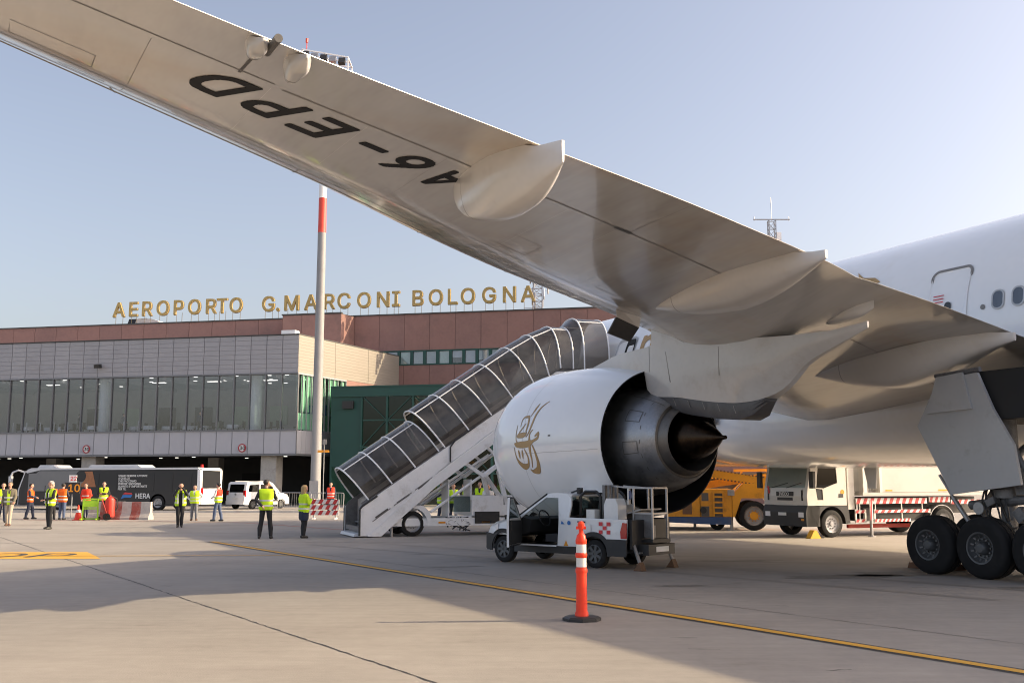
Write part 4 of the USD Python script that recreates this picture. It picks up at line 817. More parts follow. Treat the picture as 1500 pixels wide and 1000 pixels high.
part(DD, 'mirror', M().prism(Polygon([(-.02, 1.0), (-.02, 1.16), (-.12, 1.18), (-.14, 1.0)]), .0, .24).warp(hinge), 'black_plastic'); part(DD, 'door_frame_edge', M().prism(dl.difference(dl.buffer(-.035)), -.056, -.051).warp(hinge), 'black_plastic')
# bed markings
ck = M()
for i in range(3):
    for j in range(3):
        if (i + j) % 2 == 0: ck.span((-1.42 - .10 * i, .812, .72 + .085 * j), (-1.515 - .10 * i, .816, .80 + .085 * j))
part(PK, 'checker_logo', ck, 'logo_red')
part(PK, 'blue_logo', M().prism([(-.50, .90), (-.42, .97), (-.40, .90)], .812, .815).prism(Point(-.62, .93).buffer(.045), .812, .815), 'logo_blue'); part(PK, 'door_handle', M().span((-.86, .812, .945), (-1.06, .83, .975)), 'black_plastic'); part(PK, 'warning_triangle', M().prism([(-.48, .44), (-.60, .44), (-.54, .56)], .812, .816), 'amber')
part(PK, 'fuel_cap', M().prism(sbox(-1.2, .74, -1.02, .9).buffer(.01), .812, .818), 'white_paint')
part(PK, 'bed_liner', M().span((-2.08, -.74, .66), (-.64, .74, .68)).span((-2.08, .70, .66), (-.64, .77, 1.03)).span((-2.08, -.77, .66), (-.64, -.70, 1.03)), 'black_plastic')
hoop = M()
for y in (.45, -.45): hoop.path([(-.66, y, 1.0), (-.68, y, 1.5), (-.80, y, 1.60), (-1.1, y, 1.60), (-1.2, y, 1.52), (-1.22, y, .9)], .03, 8)
hoop.bar((-.7, .45, 1.55), (-.7, -.45, 1.55), .04); part(PK, 'roll_hoop', hoop, 'black_plastic')
part(PK, 'beacon', M().tube((-.5, .25, 1.55), (-.5, .25, 1.68), .07, 12).tube((-.3, .3, 1.57), (-.6, .3, 1.66), .02), 'black_plastic')
for y in (.35, .08): part(PK, 'mast_post', M().span((-1.32, y, .66), (-1.25, y + .09, 1.74)).span((-1.42, y, .66), (-1.36, y + .06, 1.74)), 'gear_metal')
part(PK, 'white_tool_box', M().prism([(-1.42, 1.02), (-1.42, 1.32), (-1.48, 1.46), (-1.72, 1.46), (-1.78, 1.32), (-1.78, 1.02)], .3, .62), 'white_paint'); part(PK, 'white_can', M().span((-.98, .45, 1.0), (-1.2, .66, 1.22)), 'plate_white')
part(PK, 'sign_board', M().box((-1.78, .2, 1.50), (.03, .26, .34), z=25), 'plate_white'); part(PK, 'sign_disc', M().tube((-1.80, .195, 1.53), (-1.815, .19, 1.53), .1, 18), 'blue_label')
fr = M()
for x, y in [(-1.95, .28), (-1.95, -.28), (-2.42, .28), (-2.42, -.28)]: fr.bar((x, y, .55), (x, y, 1.68), .036)
for z in (1.68, 1.15):
    for p, q in [((-1.95, .28), (-2.42, .28)), ((-2.42, .28), (-2.42, -.28)), ((-2.42, -.28), (-1.95, -.28)), ((-1.95, .28), (-1.95, -.28))]: fr.bar((*p, z), (*q, z), .032)
fr.bar((-1.36, .3, 1.72), (-1.95, .28, 1.68), .03); fr.bar((-1.36, -.2, 1.72), (-1.95, -.28, 1.68), .03)
part(PK, 'platform_cage', fr, 'steel'); part(PK, 'cage_mesh', M().span((-1.97, .27, .66), (-2.40, .276, 1.13)), 'gear_metal')
part(PK, 'platform_floor', M().span((-1.92, -.34, .55), (-2.46, .34, .62)), 'black_plastic'); part(PK, 'lift_frame', M().span((-2.14, -.72, .42), (-2.2, .72, 1.02)).span((-2.2, -.5, .3), (-2.46, .5, .52)), 'black_plastic'); part(PK, 'cage_box', M().span((-2.0, .1, .64), (-2.38, .262, .9)), 'gear_metal'); part(PK, 'cage_label', M().span((-2.1, .264, .72), (-2.28, .268, .82)), 'plate_white')
part(PK, 'number_plate', M().span((-2.461, -.26, .36), (-2.466, .22, .47)), 'plate_white'); part(PK, 'tool_sheet', M().box((-1.7, -.1, 1.12), (.9, .8, .03), y=14), 'steel')
for y in (.62, -.62):
    q = part(PK, 'support_leg', M().bar((-2.12, y, .62), (-2.42, y + .1, .06), .06, .04).bar((-2.3, y, .35), (-2.3, y * .2, .35), .03), 'steel'); part(q, 'leg_foot', M().prism([(-2.5, 0.005), (-2.28, 0.005), (-2.36, .1), (-2.42, .18), (-2.46, .1)], y + .04, y + .2), 'rust')

# ---------------- passenger stairs on a truck chassis (x uphill, near side y negative)
ST = thing('passenger_stairs', 'white mobile passenger stairs with a smoked glass canopy leading up to the airliner', 'airstairs', (-5.47, 35.32, 0), 20.48)
zt = lambda x: 1.0 + .675 * x
zb = lambda x: -.24 + .715 * x
for sg in (-1, 1):
    y0, y1 = 1.14 * sg, 1.2 * sg
    part(ST, 'lower_side_panel', M().prism([(.02, .05), (.02, zt(.02) - .04), (3.1, zt(3.1) - .04), (3.1, zb(3.1) + .55), (.55, .1), (.4, .05)], y0 + .02 * sg, y1 + .05 * sg), 'stair_white')
    part(ST, 'upper_side_panel', M().prism([(2.6, zb(2.6) + .45), (2.6, zt(2.6) - .05), (7.1, zt(7.1) - .05), (9.0, zt(7.1) + .05), (9.0, 4.75), (7.1, zb(7.1) + .5)], y0, y1), 'stair_white')
    part(ST, 'stringer_beam', M().prism([(.30, .03), (2.6, zb(2.6) + .44), (7.1, zb(7.1) + .48), (7.1, zb(7.1)), (2.6, zb(2.6) + .02), (.75, .03)], y0 - .04 * sg, y1 + .08 * sg), 'stair_white')
    part(ST, 'canopy_skirt', M().prism([(.1, zt(.1) - .1), (.1, zt(.1) + .06), (7.1, zt(7.1) + .08), (9.0, zt(7.1) + .15), (9.0, zt(7.1) - .0), (7.1, zt(7.1) - .1)], y0 - .03 * sg, y0), 'gear_metal')
    for k in range(9):
        x = .55 + k * .72; part(ST, 'hand_slot', M().bar((x, y1 + .054 * sg, zt(x) - .72 - .02 * x), (x + .42, y1 + .054 * sg, zt(x + .42) - .72 - .02 * x), .012, .055, up=(0, 0, 1)), 'joint_dark')
        part(ST, 'panel_rail', M().bar((x - .1, y1 + .056 * sg, zb(x) + .36), (x + .5, y1 + .056 * sg, zb(x + .6) + .36), .012, .025), 'gear_metal')
    part(ST, 'foot_post', M().path([(.02, y1 + .06 * sg, .06), (.02, y1 + .06 * sg, .93), (.10, y1 + .06 * sg, 1.02), (.6, y1 + .06 * sg, zt(.6) - .05)], .035, 8), 'black_plastic')
    part(ST, 'joint_post', M().path([(3.12, y1 + .06 * sg, zb(3.1) + .5), (3.12, y1 + .06 * sg, zt(3.1) - .1), (3.3, y1 + .06 * sg, zt(3.3) + .02), (4.0, y1 + .06 * sg, zt(4.0))], .028, 8), 'black_plastic')
for k in range(22):
    x = .35 + .31 * k; part(ST, 'stair_step', M().span((x, -1.1, zb(x) + .42), (x + .34, 1.1, zb(x) + .46)), 'steel')
part(ST, 'top_platform', M().span((7.1, -1.15, 4.68), (9.2, 1.15, 4.75)), 'steel'); part(ST, 'foot_plate', M().prism([(-.14, .03), (-.1, .12), (.5, .2), (.5, .03)], -1.15, 1.15), 'stair_white')
part(ST, 'entry_leaf', M().prism([(.02, .1), (.45, .3), (.45, 1.2), (.02, 1.0)], 1.1, 1.13), 'gear_metal'); part(ST, 'entry_leaf', M().span((.04, -1.1, .2), (.08, 1.1, .35)), 'gear_metal')
NV = np.array([-.63, .777])
def rib_pts(xb, hw, hn, n=24, zoff=0., NVV=NV):
    q = np.linspace(0, math.pi, n + 1); c, s = np.cos(q), np.sin(q); nn = hn * np.abs(s) ** .72
    return np.stack([xb + NVV[0] * nn, -hw * np.sign(c) * np.abs(c) ** .85, zt(min(xb, 7.2)) + zoff + NVV[1] * nn], 1)
def canopy(xs, hw, hn, nvs=None, zo=0.):
    R = [rib_pts(x, hw, hn, zoff=zo, NVV=NV if nvs is None else nvs[i]) for i, x in enumerate(xs)]
    for i, r in enumerate(R):
        part(ST, 'canopy_rib', M().path(r, .028, 8), 'frame_white')
        if i + 1 < len(R):
            for a, b in ((0, 8), (8, 16), (16, 24)): part(ST, 'canopy_pane', M().grid([r[a:b + 1], R[i + 1][a:b + 1]]), 'smoked')
            for j in (8, 16): part(ST, 'canopy_bar', M().tube(r[j], R[i + 1][j], .024, 8), 'frame_white')
canopy([.33, 1.12, 1.92, 2.74], 1.16, 1.36)
U = np.array([[-.63, .777], [-.63, .777], [-.63, .777], [-.60, .80], [-.50, .865], [-.30, .95], [-.08, 1.0], [0, 1.0]])
canopy([2.93, 3.80, 4.62, 5.45, 6.25, 6.8, 7.25, 7.75], 1.24, 1.66, U)
canopy([8.15, 9.15], 1.34, 2.02, np.array([[0, 1.], [0, 1.]]), .0)
part(ST, 'vestibule_panel', M().grid([rib_pts(7.75, 1.24, 1.66, NVV=[0, 1.]), rib_pts(8.15, 1.34, 2.02, NVV=[0, 1.])]), 'smoked')
# truck chassis
for sg in (-1, 1):
    part(ST, 'chassis_beam', M().span((.55, 1.0 * sg, .34), (8.6, 1.14 * sg, .6)), 'stair_white')
    part(ST, 'wheel_arch', M().prism(Polygon([(1.2, .34), (1.25, .85), (1.5, 1.02), (2.2, 1.02), (2.45, .8), (2.55, .34)]).difference(Point(1.85, .42).buffer(.52, quad_segs=4)), .78 * sg, 1.16 * sg), 'stair_white')
    car_wheel(ST, (1.85, 1.02 * sg, .42), .42, .26, sg, 0); car_wheel(ST, (6.4, 1.02 * sg, .42), .42, .26, sg, 0)
    part(ST, 'jack_leg', M().tube((1.15, 1.05 * sg, .0), (1.15, 1.05 * sg, .8), .05, 10), 'steel')
    part(ST, 'marker_lamp', M().span((2.75, 1.145 * sg, .42), (3.0, 1.15 * sg, .48)).span((4.3, 1.145 * sg, .42), (4.6, 1.15 * sg, .48)), 'amber')
    part(ST, 'support_strut', M().tube((1.9, .95 * sg, 1.0), (4.6, .95 * sg, 2.75), .04, 8).tube((2.5, 1.05 * sg, .8), (6.2, 1.05 * sg, 3.3), .05, 8).tube((2.0, .6 * sg, .9), (4.0, .6 * sg, 2.3), .035, 8), 'stair_white')
    part(ST, 'truss', M().bar((3.7, 1.1 * sg, 2.45), (4.4, 1.1 * sg, 2.0), .12).bar((4.4, 1.1 * sg, 2.0), (6.6, 1.1 * sg, 3.7), .1).bar((4.5, 1.1 * sg, 3.0), (5.1, 1.1 * sg, 2.5), .09).bar((5.3, 1.1 * sg, 3.6), (5.7, 1.1 * sg, 3.0), .09).bar((5.4, .9 * sg, .6), (5.0, .9 * sg, 2.2), .14).bar((5.0, .9 * sg, 2.2), (6.2, .9 * sg, .6), .14), 'stair_white')
part(ST, 'front_skirt', M().prism([(.55, .34), (.55, .5), (1.3, .8), (1.3, .34)], -1.16, -1.05), 'stair_white')
part(ST, 'cabin', M().span((3.1, -1.1, .6), (3.95, -.3, .66)).span((3.1, -1.1, .66), (3.14, -.3, 1.9)).span((3.9, -1.1, 1.2), (3.95, -.3, 1.9)), 'stair_white'); part(ST, 'cabin_glass', M().span((3.14, -1.1, .8), (3.9, -1.09, 1.32)), 'car_glass')
part(ST, 'engine_box', M().span((3.95, -1.12, .66), (5.1, 1.0, 1.34)), 'stair_white'); part(ST, 'rear_deck', M().span((5.1, -1.12, .66), (8.5, 1.0, 1.02)).span((5.1, -1.1, 1.30), (8.5, -1.06, 1.36)).span((6.9, -1.1, 1.0), (6.98, -1.06, 1.34)), 'stair_white')
part(ST, 'engine_grille', M().span((4.05, -1.15, .40), (4.95, -1.13, .80)).span((5.15, -1.15, .36), (6.0, -1.13, .68)), 'black_plastic'); part(ST, 'deck_panel', M().span((5.15, -.5, 1.02), (8.4, -.45, 1.3)), 'black_plastic')
pl = M(); rr = random.Random(8)
for k in range(10): pl.path([(2.95 + rr.uniform(0, 1), -1.1, .62), (3.0 + rr.uniform(0, .9), -1.12, .35 + rr.uniform(0, .2)), (3.0 + rr.uniform(0, .9), -1.1, .15 + rr.uniform(0, .2))], .025, 6)
part(ST, 'hydraulic_lines', pl, 'black_plastic')

# ---------------- catering truck (front towards -x in the picture; local x forward, near side y positive)
TK = thing('catering_truck', 'white flat-front box truck with red and white striped chassis under the fuselage', 'truck', (10.124, 35.316, 0), -157.17)
cabp = Polygon([(.98, 1.04), (1.0, 1.35), (.96, 1.62), (.80, 2.36), (.6, 2.46), (-.55, 2.46), (-.62, 2.2), (-.62, 1.04)]); dwin = Polygon([(.62, 1.62), (.52, 2.32), (-.22, 2.32), (-.26, 1.78), (.3, 1.6)]); dlow = Polygon([(.64, 1.60), (.36, 1.57), (.34, 1.22), (.58, 1.22)])
part(TK, 'cab_shell', M().prism(cabp.difference(Polygon([(.9, 1.1), (.9, 1.6), (.74, 2.3), (-.5, 2.38), (-.5, 1.1)])), -1.1, 1.1), 'truck_white')
for sg in (1, -1):
    part(TK, 'cab_side', M().prism(cabp.difference(dwin).difference(dlow), 1.1 * sg, 1.15 * sg), 'truck_white'); part(TK, 'side_window', M().prism(dwin, 1.115 * sg, 1.125 * sg), 'dark_glass'); part(TK, 'door_lower_glass', M().prism(dlow, 1.11 * sg, 1.13 * sg), 'bus_dark')
    part(TK, 'cab_mudguard', M().prism(Polygon([(-.75, .45), (-.7, .9), (-.62, 1.06), (.98, 1.05), (1.02, .8), (1.0, .36), (.5, .36)]).difference(Point(0, .45).buffer(.56, quad_segs=10)), .62 * sg, 1.14 * sg), 'black_plastic')
    car_wheel(TK, (0, 1.0 * sg, .45), .45, .28, sg, 0); car_wheel(TK, (-4.8, .98 * sg, .45), .45, .42, sg, 0)
    part(TK, 'mirror', M().bar((.85, 1.12 * sg, 2.1), (.95, 1.42 * sg, 2.1), .03).span((.92, 1.3 * sg, 1.6), (1.02, 1.5 * sg, 2.15)), 'black_plastic')
    part(TK, 'headlamp', M().span((.98, .75 * sg, .66), (1.06, 1.02 * sg, .82)), 'lamp_clear')
    part(TK, 'rear_mudguard', M().lathe([(.72 * sg, .56), (1.12 * sg, .56), (1.12 * sg, .585), (.72 * sg, .585)], 14, 'y', (-4.8, 0, .45), 0 - math.pi / 2, math.pi / 2), 'steel')
part(TK, 'windscreen', M().prism([(.985, 1.62), (.83, 2.32), (.80, 2.32), (.955, 1.62)], -1.0, 1.0), 'car_glass'); part(TK, 'wiper', M().bar((1.0, -.7, 1.62), (.93, .1, 1.78), .02).bar((1.0, .1, 1.62), (.93, .8, 1.78), .02), 'black_plastic'); part(TK, 'dashboard', M().span((.55, -1.05, 1.3), (.9, 1.05, 1.6)), 'seat_cloth'); part(TK, 'grille', M().span((.99, -.45, 1.345), (1.012, .45, 1.49)).span((.99, -.4, 1.2), (1.012, .4, 1.3)), 'black_plastic')
part(TK, 'maker_lettering', M().text('IVECO', .105, (1.014, -.30, 1.365), (0, 1, 0), (0, 0, 1), .004, xs=1.15), 'plate_white')
part(TK, 'corner_vent', M().span((.99, .86, 1.2), (1.01, .93, 1.55)).span((.99, -.93, 1.2), (1.01, -.86, 1.55)), 'black_plastic'); part(TK, 'red_mark', M().box((1.0, -.88, 1.55), (.02, .07, .25), x=15), 'logo_red')
part(TK, 'bumper', M().prism([(.5, .36), (1.04, .36), (1.06, .8), (1.0, 1.035), (.5, 1.035)], -1.14, 1.14), 'black_plastic'); part(TK, 'number_plate', M().span((1.06, -.3, .7), (1.07, .12, .8)), 'plate_white'); part(TK, 'amber_lamp', M().span((1.05, .9, .55), (1.07, 1.02, .62)), 'amber')
part(TK, 'driver_seat', M().span((-.3, .3, 1.3), (.1, .8, 1.5)).span((-.4, .3, 1.5), (-.25, .8, 2.2)).span((-.3, -.8, 1.3), (.1, -.3, 1.5)).span((-.4, -.8, 1.5), (-.25, -.3, 2.2)), 'seat_cloth'); part(TK, 'red_vest', M().box((.1, .98, 1.85), (.12, .12, .38)), 'hivis_red')
part(TK, 'side_sticker', M().prism(Point(-.45, 1.48).buffer(.08), 1.152, 1.156), 'amber'); part(TK, 'step_box', M().span((-.3, 1.152, 1.3), (-.48, 1.16, 1.42)), 'black_plastic')
part(TK, 'box_body', M().span((-2.05, -1.25, 1.47), (-7.2, 1.25, 3.1)), 'box_white'); part(TK, 'box_sill', M().span((-1.2, -1.28, 1.36), (-7.2, 1.28, 1.46)), 'box_white')
part(TK, 'box_front_post', M().span((-1.25, 1.05, 1.46), (-1.42, 1.26, 3.0)).span((-1.95, 1.05, 1.46), (-2.06, 1.27, 3.0)).span((-.72, -1.1, .9), (-1.0, 1.1, 2.5)), 'truck_white'); part(TK, 'door_panel', M().span((-1.44, 1.0, 1.46), (-1.95, 1.02, 2.9)), 'steel')
for k in range(6): part(TK, 'door_rib', M().span((-1.48 - .08 * k, 1.02, 1.5), (-1.51 - .08 * k, 1.05, 2.1)), 'truck_white')
part(TK, 'yellow_corner_mark', M().span((-4.55, 1.252, 1.5), (-5.0, 1.256, 1.56)).span((-4.94, 1.252, 1.56), (-5.0, 1.256, 1.78)), 'amber'); part(TK, 'yellow_mark', M().span((-2.2, 1.252, 1.5), (-2.5, 1.256, 1.55)), 'amber'); part(TK, 'yellow_mark', M().span((-4.9, 1.252, 2.28), (-4.96, 1.256, 2.36)), 'amber')
part(TK, 'chassis', M().span((-.6, -.5, .72), (-7.0, .5, 1.3)).span((-1.5, -1.0, .5), (-4.2, .9, .95)), 'black_plastic')
def striped(name, x0, x1, z0, z1, y, n, parent=TK):
    q = part(parent, name, M().span((x0, y - .03, z0), (x1, y, z1)), 'stripe_white'); w = (x1 - x0) / n
    for k in range(n): part(q, 'red_stripe', M().prism([(x0 + w * k, z0), (x0 + w * (k + .5), z0), (x0 + w * (k + .8), z1), (x0 + w * (k + .3), z1)], y - .001, y + .004), 'stripe_red')
striped('striped_rail', -1.0, -4.1, 1.08, 1.27, 1.16, 11); striped('striped_rail', -4.2, -5.15, 1.12, 1.3, 1.16, 4); striped('striped_rail', -5.2, -6.9, 1.05, 1.2, 1.16, 6)
for x0, x1, n in [(-.92, -1.38, 2), (-1.72, -4.2, 9)]:
    striped('guard_rail', x0, x1, .78, .88, 1.2, n); striped('guard_rail', x0, x1 + (.9 if n > 5 else 0), .48, .58, 1.2, n)
    part(TK, 'guard_post', M().span((x0, 1.16, .46), (x0 - .06, 1.2, .9)).span((x1, 1.16, .76 if n > 5 else .46), (x1 + .06, 1.2, .9)).span(((x0 + x1) / 2, 1.15, .5), ((x0 + x1) / 2 + .03, 1.18, 1.1)).span((x0 - .1, 1.12, .8), (x0 - .13, 1.15, 1.1)).span((x1 + .3, 1.12, .8), (x1 + .33, 1.15, 1.1)), 'stripe_white')
lg = part(TK, 'stabiliser_leg', M().tube((-1.5, 1.28, 0.0), (-1.5, 1.28, .6), .05, 10).tube((-1.5, 1.28, 0), (-1.5, 1.28, .03), .12, 12), 'steel'); striped('stabiliser_sleeve', -1.44, -1.56, .55, 1.2, 1.32, 1)
part(TK, 'red_tow_frame', M().span((-1.3, .3, .25), (-4.0, .4, .38)), 'safety_red')
ck = thing('wheel_chock', 'yellow wedge chock beside the front wheel of the box truck', 'chock', (9.75, 33.7, 0), 22); part(ck, 'wedge', M().prism([(-.2, 0.003), (.22, 0.003), (.06, .26), (-.04, .26)], -.12, .12), 'chock_yellow'); part(ck, 'rope', M().path([(.1, .13, .1), (.3, .2, .01), (.5, .1, .01)], .012, 6), 'black_plastic')
tc = thing('wheel_chock', 'dark chock on the ground against the foremost airliner wheel', 'chock', (8.9, 21.9, 0), 27); part(tc, 'chock_block', M().prism([(-.3, .003), (.3, .003), (.25, .12), (-.25, .12)], -.5, .5), 'rust'); part(tc, 'handle', M().path([(-.2, .3, .12), (-.2, .3, .2), (-.2, -.3, .2), (-.2, -.3, .12)], .015, 6), 'black_plastic')

# ---------------- cargo high loader (local x towards picture left, near side y positive)
LD = thing('cargo_loader', 'orange yellow cargo loader with a blue base frame beyond the engine', 'cargo loader', (5.6, 39.6, 0), 171.47)
part(LD, 'base_frame', M().prism([(-.2, .30), (-.2, .5), (-2.7, .5), (-2.7, .22), (-2.0, .22)], -3.2, .03), 'loader_blue')
part(LD, 'engine_housing', M().prism([(-.25, .505), (-.25, 1.2), (-1.3, 1.5), (-1.55, 1.5), (-1.55, .505)], -3.0, 0), 'loader_yellow'); part(LD, 'tool_locker', M().span((-1.57, -3.0, .505), (-2.75, -.02, 1.55)), 'loader_yellow')
part(LD, 'panel_line', M().span((-.9, .0, .6), (-1.25, .008, 1.2)), 'rust'); part(LD, 'control_recess', M().span((-1.62, -.01, 1.1), (-1.88, -.015, 1.4)).span((-1.6, -.018, .52), (-1.9, -.012, .9)), 'joint_dark'); part(LD, 'hose_reel', M().tube((-1.68, 0, .75), (-1.68, .06, .75), .12, 14), 'black_plastic')
lad = M().span((-2.05, -.02, .52), (-2.1, .03, 1.45)).span((-2.4, -.02, .52), (-2.45, .03, 1.45))
for z in (.65, .85, 1.05, 1.25, 1.42): lad.span((-2.1, -.01, z - .03), (-2.4, .03, z + .03))
part(LD, 'ladder', lad, 'loader_yellow'); part(LD, 'ladder_recess', M().span((-2.1, -.03, .52), (-2.4, -.015, 1.42)), 'joint_dark')
part(LD, 'wheel_frame', M().prism(Polygon([(-2.76, .5), (-2.76, 1.35), (-3.2, 1.75), (-4.7, 1.75), (-4.7, .8), (-4.3, .9), (-4.1, 1.2), (-3.1, 1.2), (-2.85, .5)]), -2.8, 0), 'loader_yellow')
car_wheel(LD, (-3.55, -.2, .55), .55, .4, 1, 0, 'loader_yellow'); part(LD, 'wheel_hub', M().tube((-3.55, -.05, .55), (-3.55, .04, .55), .16, 14), 'loader_yellow'); car_wheel(LD, (-3.55, -2.8, .55), .55, .4, -1, 0)
part(LD, 'front_wheel', M().lathe([(-.15, .1), (-.16, .28), (.16, .28), (.15, .1)], 20, 'y', (-2.2, -.4, .28)).flip(), 'tyre')
arm = M().bar((-.6, -.1, 2.35), (-4.8, -.1, 1.70), .14, .30); part(LD, 'scissor_arm', arm, 'loader_yellow'); part(LD, 'scissor_arm', M().bar((-.8, -.5, 1.55), (-4.6, -.5, 2.1), .14, .26), 'loader_yellow'); part(LD, 'scissor_arm', M().bar((-.6, -2.6, 2.35), (-4.8, -2.6, 1.70), .14, .30), 'loader_yellow')
th = M()
for k in range(30):
    q = k / 29; th.box((-.8 - 3.8 * q, -.1, 2.48 - .59 * q), (.06, .16, .06), y=9); th.box((-.8 - 3.8 * q, -.1, 2.16 - .59 * q), (.06, .16, .06), y=9)
part(LD, 'arm_teeth', th, 'rust'); part(LD, 'rear_deck', M().span((-.4, -3, 1.52), (-4.6, -2.7, 2.2)), 'joint_dark'); part(LD, 'deck_rail', M().bar((-2.9, -1, 2.25), (-4.8, -1, 2.28), .1).bar((-3.2, -1, 1.75), (-3.2, -1, 2.26), .08).bar((-4.2, -1, 1.75), (-4.2, -1, 2.26), .08), 'loader_yellow')
part(LD, 'lever', M().bar((-2.9, 0, 1.55), (-3.1, 0, 1.75), .03).span((-2.6, -.05, 1.3), (-2.85, .02, 1.52)), 'steel'); part(LD, 'jack_foot', M().tube((-2.72, -.1, 0.02), (-2.72, -.1, .5), .06, 10).tube((-2.72, -.1, 0), (-2.72, -.1, .05), .2, 14), 'steel'); part(LD, 'front_jack', M().tube((-1.35, -.1, 0), (-1.35, -.1, .3), .05, 8), 'joint_dark')

# ---------------- bus (x forward, near side y positive, origin at the rear)
BU = thing('apron_bus', 'long dark advertising bus parked in front of the undercroft', 'bus', (-19.58, 67.31, 0), 166.1)
prof = Polygon([(.02, .32), (.0, 2.55), (.2, 2.72), (12.6, 2.72), (13.05, 2.5), (13.5, 1.3), (13.5, .32)]); a1, a2 = Point(3.0, .48).buffer(.58), Point(10.4, .48).buffer(.58)
for sg in (1, -1):
    part(BU, 'side_panel', M().prism(prof.buffer(-.02).intersection(sbox(.22, 0, 13.6, 2.60)).difference(a1).difference(a2), 1.30 * sg, 1.36 * sg), 'bus_dark')
    for k in range(9): part(BU, 'side_window', M().span((.6 + 1.36 * k, 1.362 * sg, 1.22), (1.9 + 1.36 * k, 1.372 * sg, 2.38)), 'bus_dark' if k < 7 else 'bus_grey')
    for x in (3.0, 10.4): car_wheel(BU, (x, 1.2 * sg, .48), .48, .28, sg, 0)
    mp = [(13.2, 1.2 * sg, 2.45), (13.7, 1.25 * sg, 2.6), (14.1, 1.3 * sg, 2.45), (14.25, 1.32 * sg, 2.1)]; q = part(BU, 'mirror_arm', M().path(mp, .06, 8), 'bus_silver'); part(q, 'mirror', M().span((14.12, 1.2 * sg, 1.75), (14.32, 1.4 * sg, 2.2)), 'bus_silver')
part(BU, 'roof', M().prism([(.1, 2.61), (.2, 2.74), (12.6, 2.74), (13.0, 2.61)], -1.34, 1.345), 'bus_silver'); part(BU, 'floor', M().span((.2, -1.3, .3), (13.4, 1.3, .38)), 'black_plastic')
for x0, x1 in ((4.6, 8.6), (11.0, 12.5)): part(BU, 'roof_unit', M().prism([(x0, 2.74), (x0 + .3, 2.95), (x1 - .2, 2.95), (x1, 2.74)], -.8, .9), 'bus_silver')
part(BU, 'rear_window', M().span((-.01, -1.1, 1.45), (.02, 1.1, 2.55)), 'bus_dark'); part(BU, 'rear_panel', M().span((-.0, -1.28, .4), (.2, 1.28, 1.4)).span((.0, 1.1, .4), (.24, 1.355, 2.6)).span((0, -1.355, .4), (.24, -1.1, 2.6)).span((.0, -1.2, 2.55), (.2, 1.2, 2.7)), 'frame_white'); part(BU, 'rear_lamp', M().span((-.02, 1.0, .8), (0, 1.25, 1.45)).span((-.02, -1.25, .8), (0, -1.0, 1.45)), 'lamp_red'); part(BU, 'beacon', M().tube((.6, .2, 2.74), (.6, .2, 2.95), .1, 10), 'lamp_red')
part(BU, 'windscreen', M().prism([(13.08, 2.5), (13.53, 1.3), (13.53, .95), (13.48, .95), (13.03, 2.5)], -1.25, 1.25), 'dark_glass'); part(BU, 'front_panel', M().prism([(13.3, .34), (13.56, .34), (13.54, .94), (13.3, .94)], -1.33, 1.33), 'bus_silver'); part(BU, 'front_pillar', M().prism([(13.02, 2.55), (13.10, 2.5), (13.56, 1.3), (13.56, .9), (13.46, .9), (13.46, 1.3)], 1.30, 1.375), 'bus_silver'); part(BU, 'roof_front', M().prism([(11.9, 2.60), (12.6, 2.74), (13.06, 2.5), (12.9, 2.40)], 1.362, 1.376), 'bus_silver')
part(BU, 'advert_portrait', M().prism(Polygon([(8.6, 1.7), (8.4, 2.3), (8.9, 2.55), (12.0, 2.55), (12.4, 2.2), (11.5, 1.6), (10.4, 1.45), (9.6, 1.3)]), 1.374, 1.378), 'bus_grey'); part(BU, 'advert_glow', M().prism(Polygon([(7.6, 1.5), (7.9, 2.5), (8.8, 2.5), (8.5, 1.9), (8.9, 1.5)]), 1.379, 1.382), 'bus_orange'); part(BU, 'advert_head', M().prism(Point(8.75, 2.2).buffer(.38), 1.383, 1.386), 'bus_dark')
for k, s in enumerate(['SIAMO SEMPRE ATTENTI', 'A QUELLO', 'CHE FACCIAMO', "PERCHE' SAPPIAMO", "QUANTO E' IMPORTANTE", 'PER TE.']): part(BU, 'advert_text', M().text(s, .125, (5.95, 1.376, 2.16 - .17 * k), (-1, 0, 0), (0, 0, 1), .004), 'plate_white')
part(BU, 'advert_logo', M().text('HERA', .30, (4.65, 1.376, .78), (-1, 0, 0), (0, 0, 1), .004), 'plate_white'); part(BU, 'logo_blue_wave', M().prism([(5.7, .72), (5.55, 1.0), (4.85, 1.0), (4.95, .82), (5.4, .82)], 1.376, 1.38), 'logo_blue'); part(BU, 'logo_red_wave', M().prism([(5.55, 1.02), (5.4, 1.15), (4.9, 1.12), (4.85, 1.02)], 1.376, 1.38), 'logo_red')

